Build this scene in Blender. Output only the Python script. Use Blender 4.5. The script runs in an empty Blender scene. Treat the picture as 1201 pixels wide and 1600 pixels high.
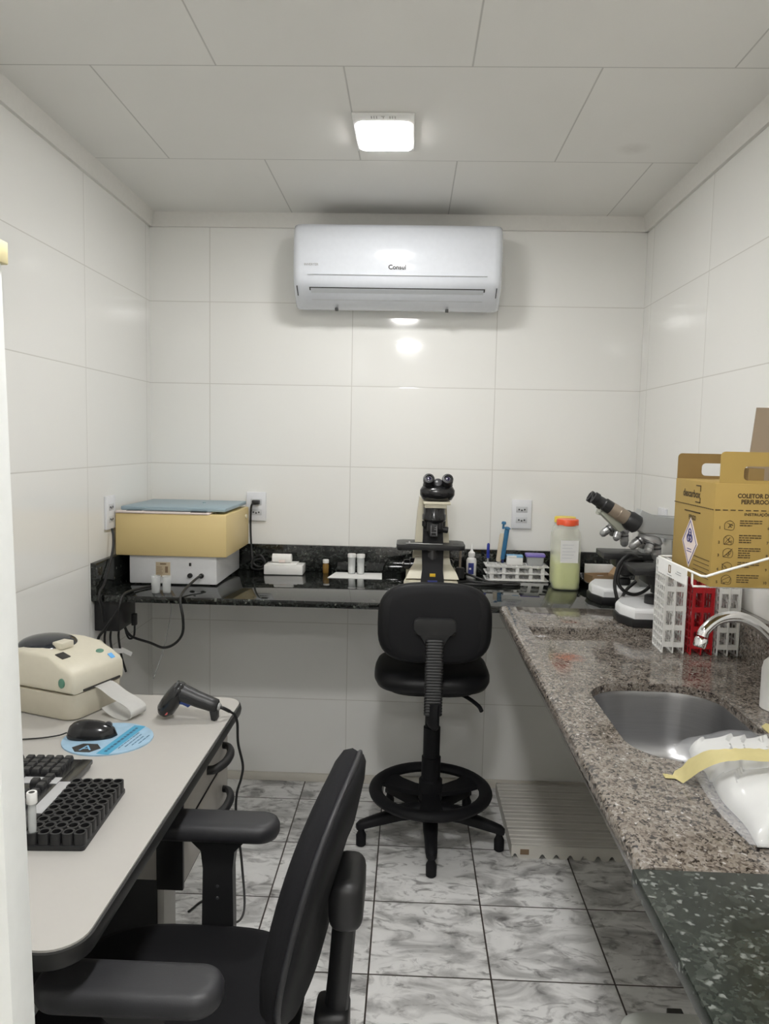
import bpy, bmesh, math, random
from mathutils import Vector, Matrix, Euler
PI = math.pi
rnd = random.Random(7)
C = bpy.context.scene.collection
W, CEIL, ZC, ZD = 1.95, 2.30, 0.893, 0.74      # room width, ceiling, counter top, desk top

# ------------------------------------------------------------------ helpers
def T(x=0, y=0, z=0): return Matrix.Translation((x, y, z))
def RX(a): return Matrix.Rotation(math.radians(a), 4, 'X')
def RY(a): return Matrix.Rotation(math.radians(a), 4, 'Y')
def RZ(a): return Matrix.Rotation(math.radians(a), 4, 'Z')
def S(x, y, z): return Matrix.Diagonal((x, y, z, 1))
I4 = Matrix.Identity(4)
def align(d):
    return Vector(d).normalized().to_track_quat('Z', 'Y').to_matrix().to_4x4()

def smooth_path(pts, n=8):
    P = [Vector(p) for p in pts]
    if len(P) < 3: return P
    Q = [P[0]*2-P[1]] + P + [P[-1]*2-P[-2]]
    out = []
    for i in range(1, len(Q)-2):
        a, b, c, d = Q[i-1:i+3]
        for k in range(n):
            t = k/n
            out.append(.5*((2*b)+(c-a)*t+(2*a-5*b+4*c-d)*t*t+(3*b-a-3*c+d)*t**3))
    out.append(P[-1])
    return out

class MB:
    def __init__(s): s.bm = bmesh.new()
    def box(s, x0, x1, y0, y1, z0, z1, b=0, seg=2, M=I4):
        r = bmesh.ops.create_cube(s.bm, size=1, matrix=M @ T((x0+x1)/2, (y0+y1)/2, (z0+z1)/2) @ S(abs(x1-x0), abs(y1-y0), abs(z1-z0)))
        if b:
            es = list({e for v in r['verts'] for e in v.link_edges})
            bmesh.ops.bevel(s.bm, geom=es, offset=b, segments=seg, affect='EDGES', profile=.5)
        return s
    def loft(s, rings, cap=True, closed=True):
        vs = [[s.bm.verts.new(p) for p in r] for r in rings]
        n = len(vs[0])
        for a, b in zip(vs, vs[1:]):
            for i in range(n if closed else n-1):
                j = (i+1) % n
                try: s.bm.faces.new((a[i], a[j], b[j], b[i]))
                except ValueError: pass
        if cap:
            s.bm.faces.new(list(reversed(vs[0]))); s.bm.faces.new(vs[-1])
        return s
    def lathe(s, prof, M=I4, n=24):
        rings = [[M @ Vector((r*math.cos(2*PI*i/n), r*math.sin(2*PI*i/n), z)) for i in range(n)] for r, z in prof]
        return s.loft(rings)
    def cyl(s, r, p0, p1, n=20, r1=None, b=0):
        p0, p1 = Vector(p0), Vector(p1); L = (p1-p0).length; r1 = r if r1 is None else r1
        M = T(*p0) @ align(p1-p0)
        if b: pr = [(r-b, 0), (r, b), (r1, L-b), (r1-b, L)]
        else: pr = [(r, 0), (r1, L)]
        return s.lathe(pr, M, n)
    def ring(s, ro, ri, h, M=I4, n=24):
        rings = []
        for r, z in ((ri, 0), (ro, 0), (ro, h), (ri, h), (ri, 0)):
            rings.append([M @ Vector((r*math.cos(2*PI*i/n), r*math.sin(2*PI*i/n), z)) for i in range(n)])
        return s.loft(rings, cap=False)
    def tube(s, pts, r, n=8, sm=8, flat=1):
        P = smooth_path(pts, sm) if sm else [Vector(p) for p in pts]
        rings = []; t = (P[1]-P[0]).normalized()
        u = t.orthogonal().normalized()
        for i, p in enumerate(P):
            t2 = (P[min(i+1, len(P)-1)]-P[max(i-1, 0)]).normalized()
            u = (u - t2*u.dot(t2)).normalized(); v = t2.cross(u)
            rr = r(i/(len(P)-1)) if callable(r) else r
            rings.append([p + (u*math.cos(2*PI*k/n)+v*math.sin(2*PI*k/n)*flat)*rr for k in range(n)])
        return s.loft(rings)
    def torus(s, R, r, M=I4, n=48, m=12, fz=1):
        rings = []
        for i in range(n):
            a = 2*PI*i/n
            rings.append([M @ Vector(((R+r*math.cos(2*PI*k/m))*math.cos(a), (R+r*math.cos(2*PI*k/m))*math.sin(a), fz*r*math.sin(2*PI*k/m))) for k in range(m)])
        rings.append(rings[0])
        vs = [[s.bm.verts.new(p) for p in r] for r in rings[:-1]]
        for i in range(n):
            a, b = vs[i], vs[(i+1) % n]
            for k in range(m): s.bm.faces.new((a[k], b[k], b[(k+1) % m], a[(k+1) % m]))
        return s
    def prism(s, poly, h, M=I4, b=0, seg=2):
        "poly in local XY, extruded 0..h along local Z"
        bt = [s.bm.verts.new(M @ Vector((x, y, 0))) for x, y in poly]
        tp = [s.bm.verts.new(M @ Vector((x, y, h))) for x, y in poly]
        n = len(poly); fs = [s.bm.faces.new(list(reversed(bt))), s.bm.faces.new(tp)]
        for i in range(n): s.bm.faces.new((bt[i], bt[(i+1) % n], tp[(i+1) % n], tp[i]))
        if b:
            es = [e for f in fs for e in f.edges]
            bmesh.ops.bevel(s.bm, geom=es, offset=b, segments=seg, affect='EDGES', profile=.5)
        return s
    def ball(s, r, M=I4, n=20):
        bmesh.ops.create_uvsphere(s.bm, u_segments=n, v_segments=n//2, radius=r, matrix=M); return s
    def plate_hole(s, outer, inner, z0, z1):
        "flat plate with one hole: outer and inner are XY loops"
        def loop(pts, z):
            v = [s.bm.verts.new((x, y, z)) for x, y in pts]
            return v, [s.bm.edges.new((v[i], v[(i+1) % len(v)])) for i in range(len(v))]
        L = {}
        for z in (z0, z1):
            vo, eo = loop(outer, z); vi, ei = loop(inner, z)
            bmesh.ops.triangle_fill(s.bm, use_beauty=True, edges=eo+ei)
            L[z] = (vo, vi)
        for k in (0, 1):
            a, b = L[z0][k], L[z1][k]
            for i in range(len(a)):
                j = (i+1) % len(a); s.bm.faces.new((a[i], a[j], b[j], b[i]))
        return s

def rrect(x0, x1, y0, y1, r, n=6):
    P = []
    for cx, cy, a in ((x1-r, y1-r, 0), (x0+r, y1-r, 90), (x0+r, y0+r, 180), (x1-r, y0+r, 270)):
        for k in range(n+1):
            t = math.radians(a+90*k/n); P.append((cx+r*math.cos(t), cy+r*math.sin(t)))
    return P
def sup(a, b, e=.6, n=40):
    "superellipse outline"
    f = lambda v: math.copysign(abs(v)**e, v)
    return [(a*f(math.cos(2*PI*i/n)), b*f(math.sin(2*PI*i/n))) for i in range(n)]

def obj(name, mb, mat, parent=None, sharp=35):
    bm = mb.bm
    bmesh.ops.recalc_face_normals(bm, faces=bm.faces)
    me = bpy.data.meshes.new(name); bm.to_mesh(me); bm.free()
    for p in me.polygons: p.use_smooth = True
    me.set_sharp_from_angle(angle=math.radians(sharp))
    if mat: me.materials.append(mat)
    o = bpy.data.objects.new(name, me); C.objects.link(o)
    if parent: o.parent = parent
    return o
def tag(o, label, cat, group=None):
    o['label'] = label; o['category'] = cat
    if group: o['group'] = group
    return o
def thing(name, label, cat, loc=(0, 0, 0), rz=0, group=None, rot=None):
    o = bpy.data.objects.new(name, None); C.objects.link(o); o.empty_display_size = .05
    o.location = loc; o.rotation_euler = rot if rot else (0, 0, math.radians(rz))
    return tag(o, label, cat, group)
def struct(name, mb, mat, parent=None):
    o = obj(name, mb, mat, parent)
    if not parent: o['kind'] = 'structure'
    return o
def dup(root, loc=None, rz=None, label=None, rot=None):
    r = root.copy(); C.objects.link(r)
    if loc is not None: r.location = loc
    if rz is not None: r.rotation_euler = (0, 0, math.radians(rz))
    if rot is not None: r.rotation_euler = rot
    if label: r['label'] = label
    for ch in list(root.children):
        c = ch.copy(); C.objects.link(c); c.parent = r
        for g in list(ch.children):
            d = g.copy(); C.objects.link(d); d.parent = c
    return r
def text(name, s, width, mat, parent, M, height=None, align_x='CENTER', bold=.0):
    cu = bpy.data.curves.new(name, 'FONT'); cu.body = s; cu.size = .1; cu.align_x = align_x; cu.align_y = 'CENTER'
    cu.resolution_u = 3; cu.offset = bold
    t = bpy.data.objects.new(name, cu); C.objects.link(t)
    dg = bpy.context.evaluated_depsgraph_get(); dg.update()
    me = bpy.data.meshes.new_from_object(t.evaluated_get(dg))
    bpy.data.objects.remove(t); bpy.data.curves.remove(cu)
    xs = [v.co.x for v in me.vertices]; ys = [v.co.y for v in me.vertices]
    w, h = max(xs)-min(xs), max(ys)-min(ys)
    k = width/w if width else height/h; ky = height/h if height else k
    cx = (max(xs)+min(xs))/2 if align_x == 'CENTER' else min(xs)
    cy = (max(ys)+min(ys))/2
    me.transform(M @ S(k, ky, 1) @ T(-cx, -cy, 0)); me.name = name
    me.materials.append(mat)
    o = bpy.data.objects.new(name, me); C.objects.link(o)
    if parent: o.parent = parent
    return o

# ------------------------------------------------------------------ materials
def new(name):
    m = bpy.data.materials.new(name); m.use_nodes = True
    nt = m.node_tree; b = nt.nodes['Principled BSDF']
    return m, nt, b
def N(nt, t, **kw):
    n = nt.nodes.new(t)
    for k, v in kw.items(): setattr(n, k, v)
    return n
def math_(nt, op, a, b=None, c=None, clamp=False):
    n = N(nt, 'ShaderNodeMath', operation=op); n.use_clamp = clamp
    for i, v in enumerate((a, b, c)):
        if v is None: continue
        if isinstance(v, (int, float)): n.inputs[i].default_value = v
        else: nt.links.new(v, n.inputs[i])
    return n.outputs[0]
def mix(nt, f, a, b):
    n = N(nt, 'ShaderNodeMix', data_type='RGBA')
    for s, v in ((n.inputs[0], f), (n.inputs[6], a), (n.inputs[7], b)):
        if isinstance(v, (int, float)): s.default_value = v
        elif isinstance(v, tuple): s.default_value = (*v[:3], 1)
        else: nt.links.new(v, s)
    return n.outputs[2]
def ramp(nt, f, stops, interp='LINEAR'):
    n = N(nt, 'ShaderNodeValToRGB'); n.color_ramp.interpolation = interp
    e = n.color_ramp.elements
    while len(e) < len(stops): e.new(.5)
    for k, (p, c) in zip(e, stops): k.position = p; k.color = (*c, 1)
    nt.links.new(f, n.inputs[0]); return n.outputs[0]
def noise(nt, co, scale, detail=3, rough=.5, dist=0):
    n = N(nt, 'ShaderNodeTexNoise'); n.inputs['Scale'].default_value = scale
    n.inputs['Detail'].default_value = detail; n.inputs['Roughness'].default_value = rough
    n.inputs['Distortion'].default_value = dist
    if co: nt.links.new(co, n.inputs['Vector'])
    return n
def bump(nt, b, h, strength=.3, dist=.002):
    n = N(nt, 'ShaderNodeBump'); n.inputs['Strength'].default_value = strength; n.inputs['Distance'].default_value = dist
    nt.links.new(h, n.inputs['Height']); nt.links.new(n.outputs[0], b.inputs['Normal'])
def pos(nt):
    g = N(nt, 'ShaderNodeNewGeometry'); s = N(nt, 'ShaderNodeSeparateXYZ'); nt.links.new(g.outputs['Position'], s.inputs[0])
    return g.outputs['Position'], s.outputs[0], s.outputs[1], s.outputs[2]
def edge_dist(nt, u, o, p):
    "distance in metres from u to the nearest joint o + k*p"
    a = math_(nt, 'FRACT', math_(nt, 'DIVIDE', math_(nt, 'SUBTRACT', u, o+50*-p), p))
    return math_(nt, 'MULTIPLY', math_(nt, 'SUBTRACT', .5, math_(nt, 'ABSOLUTE', math_(nt, 'SUBTRACT', a, .5))), p)
def below(nt, d, w, soft):
    "1 where d < w, fading to 0 over soft"
    n = N(nt, 'ShaderNodeMapRange'); nt.links.new(d, n.inputs[0])
    n.inputs[1].default_value = w; n.inputs[2].default_value = w+soft; n.inputs[3].default_value = 1; n.inputs[4].default_value = 0
    return n.outputs[0]

def plain(name, col, rough=.5, metal=0, var=0, scale=60, alpha=1, bmp=0, coat=0, spec=None):
    m, nt, b = new(name)
    b.inputs['Roughness'].default_value = rough; b.inputs['Metallic'].default_value = metal
    b.inputs['Coat Weight'].default_value = coat
    if spec is not None: b.inputs['Specular IOR Level'].default_value = spec
    tc = N(nt, 'ShaderNodeTexCoord')
    n = noise(nt, tc.outputs['Object'], scale, 3)
    v = var or .04
    nt.links.new(mix(nt, n.outputs[0], tuple(max(0, c*(1-v)) for c in col), tuple(min(1, c*(1+v)) for c in col)), b.inputs['Base Color'])
    if bmp: bump(nt, b, n.outputs[0], bmp, .001)
    if alpha < 1: b.inputs['Alpha'].default_value = alpha
    return m

def tile_mat(name, axis, o_u, o_z):
    m, nt, b = new(name); P, x, y, z = pos(nt)
    u = {'x': x, 'y': y}[axis]
    du, dz = edge_dist(nt, u, o_u, .57), edge_dist(nt, z, o_z, .3219)
    d = math_(nt, 'MINIMUM', du, dz)
    g = below(nt, d, .0009, .0012)
    big = noise(nt, P, 1.3, 2)
    base = mix(nt, big.outputs[0], (.81, .805, .78), (.84, .835, .81))
    nt.links.new(mix(nt, math_(nt, 'MULTIPLY', g, .6), base, (.50, .48, .44)), b.inputs['Base Color'])
    b.inputs['Roughness'].default_value = .075; b.inputs['IOR'].default_value = 1.52
    pil = below(nt, d, .001, .016)
    wav = noise(nt, P, 9, 2)
    h = math_(nt, 'SUBTRACT', math_(nt, 'MULTIPLY', wav.outputs[0], .35), math_(nt, 'MULTIPLY', math_(nt, 'MULTIPLY', pil, pil), .5))
    bump(nt, b, h, .25, .003)
    return m
def floor_mat():
    m, nt, b = new('marbled floor tile'); P, x, y, z = pos(nt)
    p = .3279
    d = math_(nt, 'MINIMUM', edge_dist(nt, x, .9718, p), edge_dist(nt, y, -.1684, p))
    g = below(nt, d, .0017, .0012)
    fx = math_(nt, 'FLOOR', math_(nt, 'DIVIDE', math_(nt, 'SUBTRACT', x, .9718-50*p), p)); fy = math_(nt, 'FLOOR', math_(nt, 'DIVIDE', math_(nt, 'SUBTRACT', y, -.1684-50*p), p))
    cell = N(nt, 'ShaderNodeCombineXYZ'); nt.links.new(fx, cell.inputs[0]); nt.links.new(fy, cell.inputs[1])
    wn = N(nt, 'ShaderNodeTexWhiteNoise', noise_dimensions='3D'); nt.links.new(cell.outputs[0], wn.inputs['Vector'])
    off = N(nt, 'ShaderNodeVectorMath', operation='SCALE'); off.inputs['Scale'].default_value = 5; nt.links.new(wn.outputs['Color'], off.inputs[0])
    mp = N(nt, 'ShaderNodeMapping'); mp.inputs['Scale'].default_value = (1, 1.9, 1); mp.inputs['Rotation'].default_value = (0, 0, .35); nt.links.new(P, mp.inputs[0])
    add = N(nt, 'ShaderNodeVectorMath', operation='ADD'); nt.links.new(mp.outputs[0], add.inputs[0]); nt.links.new(off.outputs[0], add.inputs[1])
    n1 = noise(nt, add.outputs[0], 6.0, 5, .55, .9); n2 = noise(nt, add.outputs[0], 11, 6, .6, 1.6)
    c1 = ramp(nt, n1.outputs[0], ((.34, (.36, .355, .35)), (.44, (.58, .575, .565)), (.54, (.82, .815, .805)), (.75, (.90, .895, .885))))
    c2 = ramp(nt, n2.outputs[0], ((.33, (.30, .29, .29)), (.47, (1, 1, 1))))
    mul = N(nt, 'ShaderNodeMix', data_type='RGBA', blend_type='MULTIPLY'); mul.inputs[0].default_value = .85
    nt.links.new(c1, mul.inputs[6]); nt.links.new(c2, mul.inputs[7])
    nt.links.new(mix(nt, g, mul.outputs[2], (.045, .035, .028)), b.inputs['Base Color'])
    b.inputs['Roughness'].default_value = .32
    bump(nt, b, math_(nt, 'SUBTRACT', 1, g), .4, .001)
    return m
def ceil_mat():
    m, nt, b = new('white ceiling panel'); P, x, y, z = pos(nt)
    p = .602
    row = math_(nt, 'FLOOR', math_(nt, 'DIVIDE', math_(nt, 'SUBTRACT', y, .012-20*p), p))
    odd = math_(nt, 'MODULO', row, 2)
    xs = math_(nt, 'ADD', x, math_(nt, 'MULTIPLY', odd, .303))
    d = math_(nt, 'MINIMUM', edge_dist(nt, xs, .873, .606), edge_dist(nt, y, .012, p))
    g = below(nt, d, .0008, .0022)
    st = noise(nt, P, 3, 4)
    dist = N(nt, 'ShaderNodeVectorMath', operation='DISTANCE'); nt.links.new(P, dist.inputs[0]); dist.inputs[1].default_value = (1.69, -.70, CEIL)
    spot = math_(nt, 'MULTIPLY', below(nt, dist.outputs['Value'], .004, .05), noise(nt, P, 40, 3).outputs[0])
    base = mix(nt, st.outputs[0], (.76, .75, .72), (.80, .79, .76))
    base = mix(nt, math_(nt, 'MULTIPLY', spot, .45), base, (.28, .25, .2))
    nt.links.new(mix(nt, math_(nt, 'MULTIPLY', g, .62), base, (.33, .32, .30)), b.inputs['Base Color'])
    b.inputs['Roughness'].default_value = .6
    bump(nt, b, math_(nt, 'SUBTRACT', 1, g), .3, .001)
    return m
def granite(name, stops, scale, fleck, fleck_amt, rough=.06, stain=None, stretch=(1, 1, 1)):
    m, nt, b = new(name); P, x, y, z = pos(nt)
    mp = N(nt, 'ShaderNodeMapping'); mp.inputs['Scale'].default_value = stretch; nt.links.new(P, mp.inputs[0])
    v = N(nt, 'ShaderNodeTexVoronoi', feature='F1'); v.inputs['Scale'].default_value = scale; v.inputs['Randomness'].default_value = 1
    nz = noise(nt, mp.outputs[0], scale*.5, 3)
    wv = N(nt, 'ShaderNodeVectorMath', operation='MULTIPLY_ADD'); nt.links.new(nz.outputs['Color'], wv.inputs[0]); wv.inputs[1].default_value = (.013,)*3; nt.links.new(mp.outputs[0], wv.inputs[2])
    nt.links.new(wv.outputs[0], v.inputs['Vector'])
    sc = N(nt, 'ShaderNodeSeparateColor'); nt.links.new(v.outputs['Color'], sc.inputs[0])
    blotch = noise(nt, P, scale*.16, 3)
    f = math_(nt, 'ADD', math_(nt, 'MULTIPLY', sc.outputs[0], .8), math_(nt, 'MULTIPLY', math_(nt, 'SUBTRACT', blotch.outputs[0], .4), 1.0))
    c = ramp(nt, f, stops)
    v2 = N(nt, 'ShaderNodeTexVoronoi', feature='F1'); v2.inputs['Scale'].default_value = scale*.62; nt.links.new(wv.outputs[0], v2.inputs['Vector'])
    s2 = N(nt, 'ShaderNodeSeparateColor'); nt.links.new(v2.outputs['Color'], s2.inputs[0])
    k = math_(nt, 'MULTIPLY', math_(nt, 'GREATER_THAN', s2.outputs[1], 1-fleck_amt), below(nt, v2.outputs['Distance'], .25, .25))
    c = mix(nt, k, c, fleck)
    if stain:
        sp, sr, scol = stain
        dd = N(nt, 'ShaderNodeVectorMath', operation='DISTANCE'); nt.links.new(P, dd.inputs[0]); dd.inputs[1].default_value = sp
        ragged = math_(nt, 'ADD', dd.outputs['Value'], math_(nt, 'MULTIPLY', math_(nt, 'SUBTRACT', noise(nt, P, 60, 3).outputs[0], .5), .04))
        c = mix(nt, math_(nt, 'MULTIPLY', below(nt, ragged, sr*.3, sr*.7), .6), c, scol)
    nt.links.new(c, b.inputs['Base Color']); b.inputs['Roughness'].default_value = rough; b.inputs['IOR'].default_value = 1.55 if rough < .15 else 1.38
    return m
def emit(name, col, s):
    m, nt, b = new(name); b.inputs['Emission Color'].default_value = (*col, 1); b.inputs['Emission Strength'].default_value = s
    b.inputs['Base Color'].default_value = (.9, .9, .9, 1); return m
def clear(name, col, alpha, rough=.1):
    m = plain(name, col, rough, alpha=alpha); return m
def steel_mat():
    m, nt, b = new('brushed steel'); tc = N(nt, 'ShaderNodeTexCoord')
    mp = N(nt, 'ShaderNodeMapping'); mp.inputs['Scale'].default_value = (2, 2, 120); nt.links.new(tc.outputs['Object'], mp.inputs[0])
    n = noise(nt, mp.outputs[0], 6, 4)
    b.inputs['Metallic'].default_value = 1
    nt.links.new(mix(nt, n.outputs[0], (.42, .42, .43), (.56, .56, .57)), b.inputs['Base Color']); b.inputs['Roughness'].default_value = .3
    bump(nt, b, n.outputs[0], .08, .001); return m

M_ = dict(
    tile_back=tile_mat('white wall tile back', 'x', .2406, 1.3175),
    tile_left=tile_mat('white wall tile left', 'y', -.6135, 1.3175),
    tile_right=tile_mat('white wall tile right', 'y', -.6512, 1.3175),
    floor=floor_mat(), ceil=ceil_mat(),
    plaster=plain('white plaster', (.74, .725, .69), .6),
    cream_tile=plain('baseboard tile', (.62, .59, .53), .35, var=.1, scale=12),
    black_gr=granite('black granite', ((0, (.004, .004, .004)), (.55, (.010, .011, .010)), (.9, (.035, .04, .036))), 160, (.13, .14, .12), .05, .05),
    brown_gr=granite('brown granite', ((.0, (.012, .010, .011)), (.16, (.035, .030, .028)), (.30, (.105, .088, .075)), (.5, (.175, .150, .125)), (.8, (.225, .20, .175)), (1, (.28, .26, .24))), 260, (.42, .40, .385), .05, .10,
                     stain=((1.475, -1.12, .88), .05, (.28, .07, .035)), stretch=(1, .8, 1)),
    green_gr=granite('dark green granite', ((0, (.008, .011, .009)), (.5, (.017, .022, .018)), (.8, (.032, .038, .032)), (1, (.06, .068, .06))), 190, (.155, .165, .155), .22, .24),
    steel=steel_mat(), chrome=plain('chrome', (.78, .78, .79), .12, 1),
    ac_white=plain('ac white plastic', (.70, .725, .775), .16, coat=.3), ac_grey=plain('ac grey vane', (.56, .58, .61), .3), ac_gap=plain('ac gap dark', (.03, .03, .03), .6),
    lamp=emit('lit led diffuser', (1, .993, .978), 95), lamp_far=emit('lit led diffuser further back', (1, .993, .978), 190), white=plain('white plastic', (.78, .775, .76), .35), vent=plain('grey vent slot', (.35, .34, .32), .6),
    outlet=plain('outlet white', (.74, .75, .78), .3), outlet_dark=plain('socket hole', (.05, .05, .055), .5), outlet_grey=plain('socket insert', (.55, .56, .58), .35),
    black=plain('black plastic', (.014, .014, .015), .42), blackg=plain('glossy black plastic', (.012, .012, .013), .18), cord=plain('black cord', (.012, .012, .012), .5),
    blackm=plain('matte black plastic', (.007, .007, .0085), .6, spec=.25), vinyl=plain('black vinyl', (.007, .007, .008), .45, spec=.3, bmp=.15, scale=400), arm=plain('grey black arm pad', (.022, .022, .025), .48, bmp=.2, scale=500),
    fabric=plain('black fabric', (.010, .010, .0115), .85, bmp=.4, scale=900, spec=.2),
    desk=plain('pale grey laminate', (.45, .434, .41), .45, var=.02), desk_edge=plain('black desk edge', (.012, .012, .012), .4), drawer=plain('drawer grey laminate', (.42, .40, .37), .45),
    beige=plain('beige plastic', (.64, .60, .49), .42), beige_lo=plain('darker beige plastic', (.56, .52, .42), .45), smoke=plain('smoked window', (.015, .018, .024), .12),
    green=plain('green button', (.10, .24, .17), .4), blue=plain('blue sticker', (.12, .42, .85), .5), paper=plain('white paper', (.80, .795, .78), .7), paper_grey=plain('grey print', (.35, .35, .36), .7),
    tan=plain('yellow beige painted steel', (.68, .53, .25), .45, var=.03, scale=5), bluegrey=plain('blue grey lid', (.27, .36, .41), .4), cwhite=plain('white enamel', (.72, .725, .74), .35), brown=plain('brown trim', (.22, .15, .09), .5),
    plate=plain('label plate tan', (.52, .43, .30), .5), ink=plain('dark ink', (.03, .028, .025), .7), inkbox=plain('brown box ink', (.07, .045, .015), .8),
    card=plain('yellow cardboard', (.35, .235, .062), .75, var=.06, scale=14), card_in=plain('inner cardboard', (.22, .14, .045), .8), card_grey=plain('grey brown cardboard', (.27, .21, .15), .8, var=.05, scale=8), cardboard=plain('brown cardboard', (.42, .28, .16), .8),
    pink=plain('pale pink label', (.74, .64, .60), .6), wire=plain('white coated wire', (.80, .80, .78), .3), rackw=plain('white rack plastic', (.74, .74, .72), .4), red=plain('red plastic', (.42, .012, .018), .35),
    frost=clear('frosted plastic', (.78, .80, .80), .34, .3), clearp=clear('clear plastic', (.85, .87, .88), .22, .08), jug=clear('translucent jug', (.84, .86, .78), .30, .35), liquid=plain('yellow liquid', (.70, .74, .26), .3), redcap=plain('orange red cap', (.85, .10, .03), .35), yelcap=plain('yellow cap', (.80, .60, .06), .4),
    amber=clear('amber liquid vial', (.25, .14, .03), .85, .1), cream=plain('cream enamel', (.64, .60, .47), .4), yellow=plain('yellow sticker', (.78, .50, .03), .5), navy=plain('navy label', (.03, .04, .20), .4), lens=plain('dark lens', (.03, .025, .06), .05, coat=1), darkgrey=plain('dark grey plastic', (.06, .06, .065), .3),
    silver=plain('silver grey metal', (.42, .42, .42), .32, .6), brass=plain('brown grey metal', (.34, .28, .22), .35, .5), head=plain('light grey enamel', (.36, .37, .365), .4), olive=plain('olive grey enamel', (.35, .36, .30), .4), basew=plain('white enamel base', (.76, .765, .77), .3),
    penblue=plain('blue pen', (.015, .03, .30), .3), pipblue=plain('pipette blue', (.04, .17, .33), .4), pipbeige=plain('pipette ivory', (.62, .54, .42), .4), purple=plain('purple lid', (.20, .15, .50), .35), boxblue=plain('blue print', (.22, .45, .68), .5),
    padblue=plain('light blue mouse pad', (.32, .48, .62), .6, var=.22, scale=35), padband=plain('teal band', (.07, .33, .52), .6), padink=plain('pad ink', (.04, .12, .20), .6), trig=plain('blue trigger', (.03, .07, .30), .35), redlab=plain('red label', (.70, .15, .14), .5), keys=plain('black key', (.02, .02, .021), .4), ksil=plain('silver accent', (.45, .45, .46), .35),
    gauze=plain('white gauze', (.56, .56, .545), .85, var=.06, scale=50, bmp=.3), wrap=clear('plastic wrap', (.86, .88, .92), .16, .10), tape=plain('masking tape', (.50, .435, .205), .55, var=.12, scale=40), pallet=plain('pallet plastic', (.62, .60, .55), .5, var=.06, scale=8), bin=clear('translucent bin', (.66, .68, .64), .85, .35),
    door=plain('white door paint', (.76, .775, .765), .5), latch=plain('ivory latch', (.70, .62, .36), .5), tower=plain('computer case grey', (.40, .39, .37), .5), caulk=plain('white caulk', (.72, .72, .70), .5),
)
g = M_

# ------------------------------------------------------------------ the setting
YF = -4.6
struct('floor', MB().box(-.1, W+.1, YF-.1, .1, -.1, 0), g['floor'])
struct('ceiling', MB().box(-.1, W+.1, YF-.1, .1, CEIL, CEIL+.1), g['ceil'])
struct('wall_back', MB().box(-.1, W+.1, 0, .1, 0, CEIL), g['tile_back'])
struct('wall_left', MB().box(-.1, 0, YF, 0, 0, CEIL), g['tile_left'])
struct('wall_right', MB().box(W, W+.1, YF, 0, 0, CEIL), g['tile_right'])
struct('wall_front', MB().box(-.1, W+.1, YF-.1, YF, 0, CEIL), g['plaster'])
def cornice(p0, p1, nrm):
    p0, p1, nrm = Vector(p0), Vector(p1), Vector(nrm)
    prof = [(0, 0), (.012, 0), (.016, .008), (.022, .042), (.030, .052), (0, .052)]
    mb = MB(); mb.loft([[p + nrm*a + Vector((0, 0, CEIL-.052+b)) for a, b in prof] for p in (p0, p1)])
    return mb
struct('trim_1', cornice((0, 0, 0), (W, 0, 0), (0, -1, 0)), g['plaster'])
struct('trim_2', cornice((0, YF, 0), (0, 0, 0), (1, 0, 0)), g['plaster'])
struct('trim_3', cornice((W, YF, 0), (W, 0, 0), (-1, 0, 0)), g['plaster'])
struct('baseboard_back', MB().box(0, W, -.012, 0, 0, .034, .002), g['cream_tile'])
DX = lambda z: .7372+(1.518-z)*.021
# door leaf standing open across the left foreground
d = struct('door_1', MB().prism([(.004, .008), (DX(.008), .008), (DX(2.1), 2.10), (.004, 2.10)], .035, T(0, -2.485, 0) @ RX(90), .002), g['door'])
obj('door_latch', MB().box(.716, .7395, -2.523, -2.481, 1.550, 1.567, .001), g['latch'], d)

# ceiling lamps: one in view, two further back in the room
def lamp(loc, label, glow='lamp'):
    t = thing('ceiling_lamp', label, 'lamp', loc, 0, 'square led ceiling lamps')
    mb = MB(); mb.box(-.085, .085, -.13, .128, -.007, 0, .002); obj('lamp_frame', mb, g['white'], t)
    mb = MB(); mb.prism(rrect(-.076, .076, -.085, .118, .018), .004, T(0, 0, -.0095), .001); obj('diffuser', mb, g[glow], t)
    mb = MB()
    for x in (-.032, -.025, -.018, .018, .025, .032): mb.box(x-.0015, x+.0015, -.121, -.106, -.0076, -.0065)
    mb.box(-.0015, .0015, -.119, -.107, -.0076, -.0065); mb.box(-.006, .004, -.121, -.1185, -.0076, -.0065)
    obj('vent_slot', mb, g['vent'], t)
    return t
l0 = lamp((.957, -.812, CEIL), 'lit square ceiling lamp in front of the air conditioner')
lamp((.99, -2.38, CEIL), 'second ceiling lamp, above the open door leaf', 'lamp_far')
lamp((1.02, -4.0, CEIL), 'third ceiling lamp, at the front end of the room', 'lamp_far')

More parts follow.
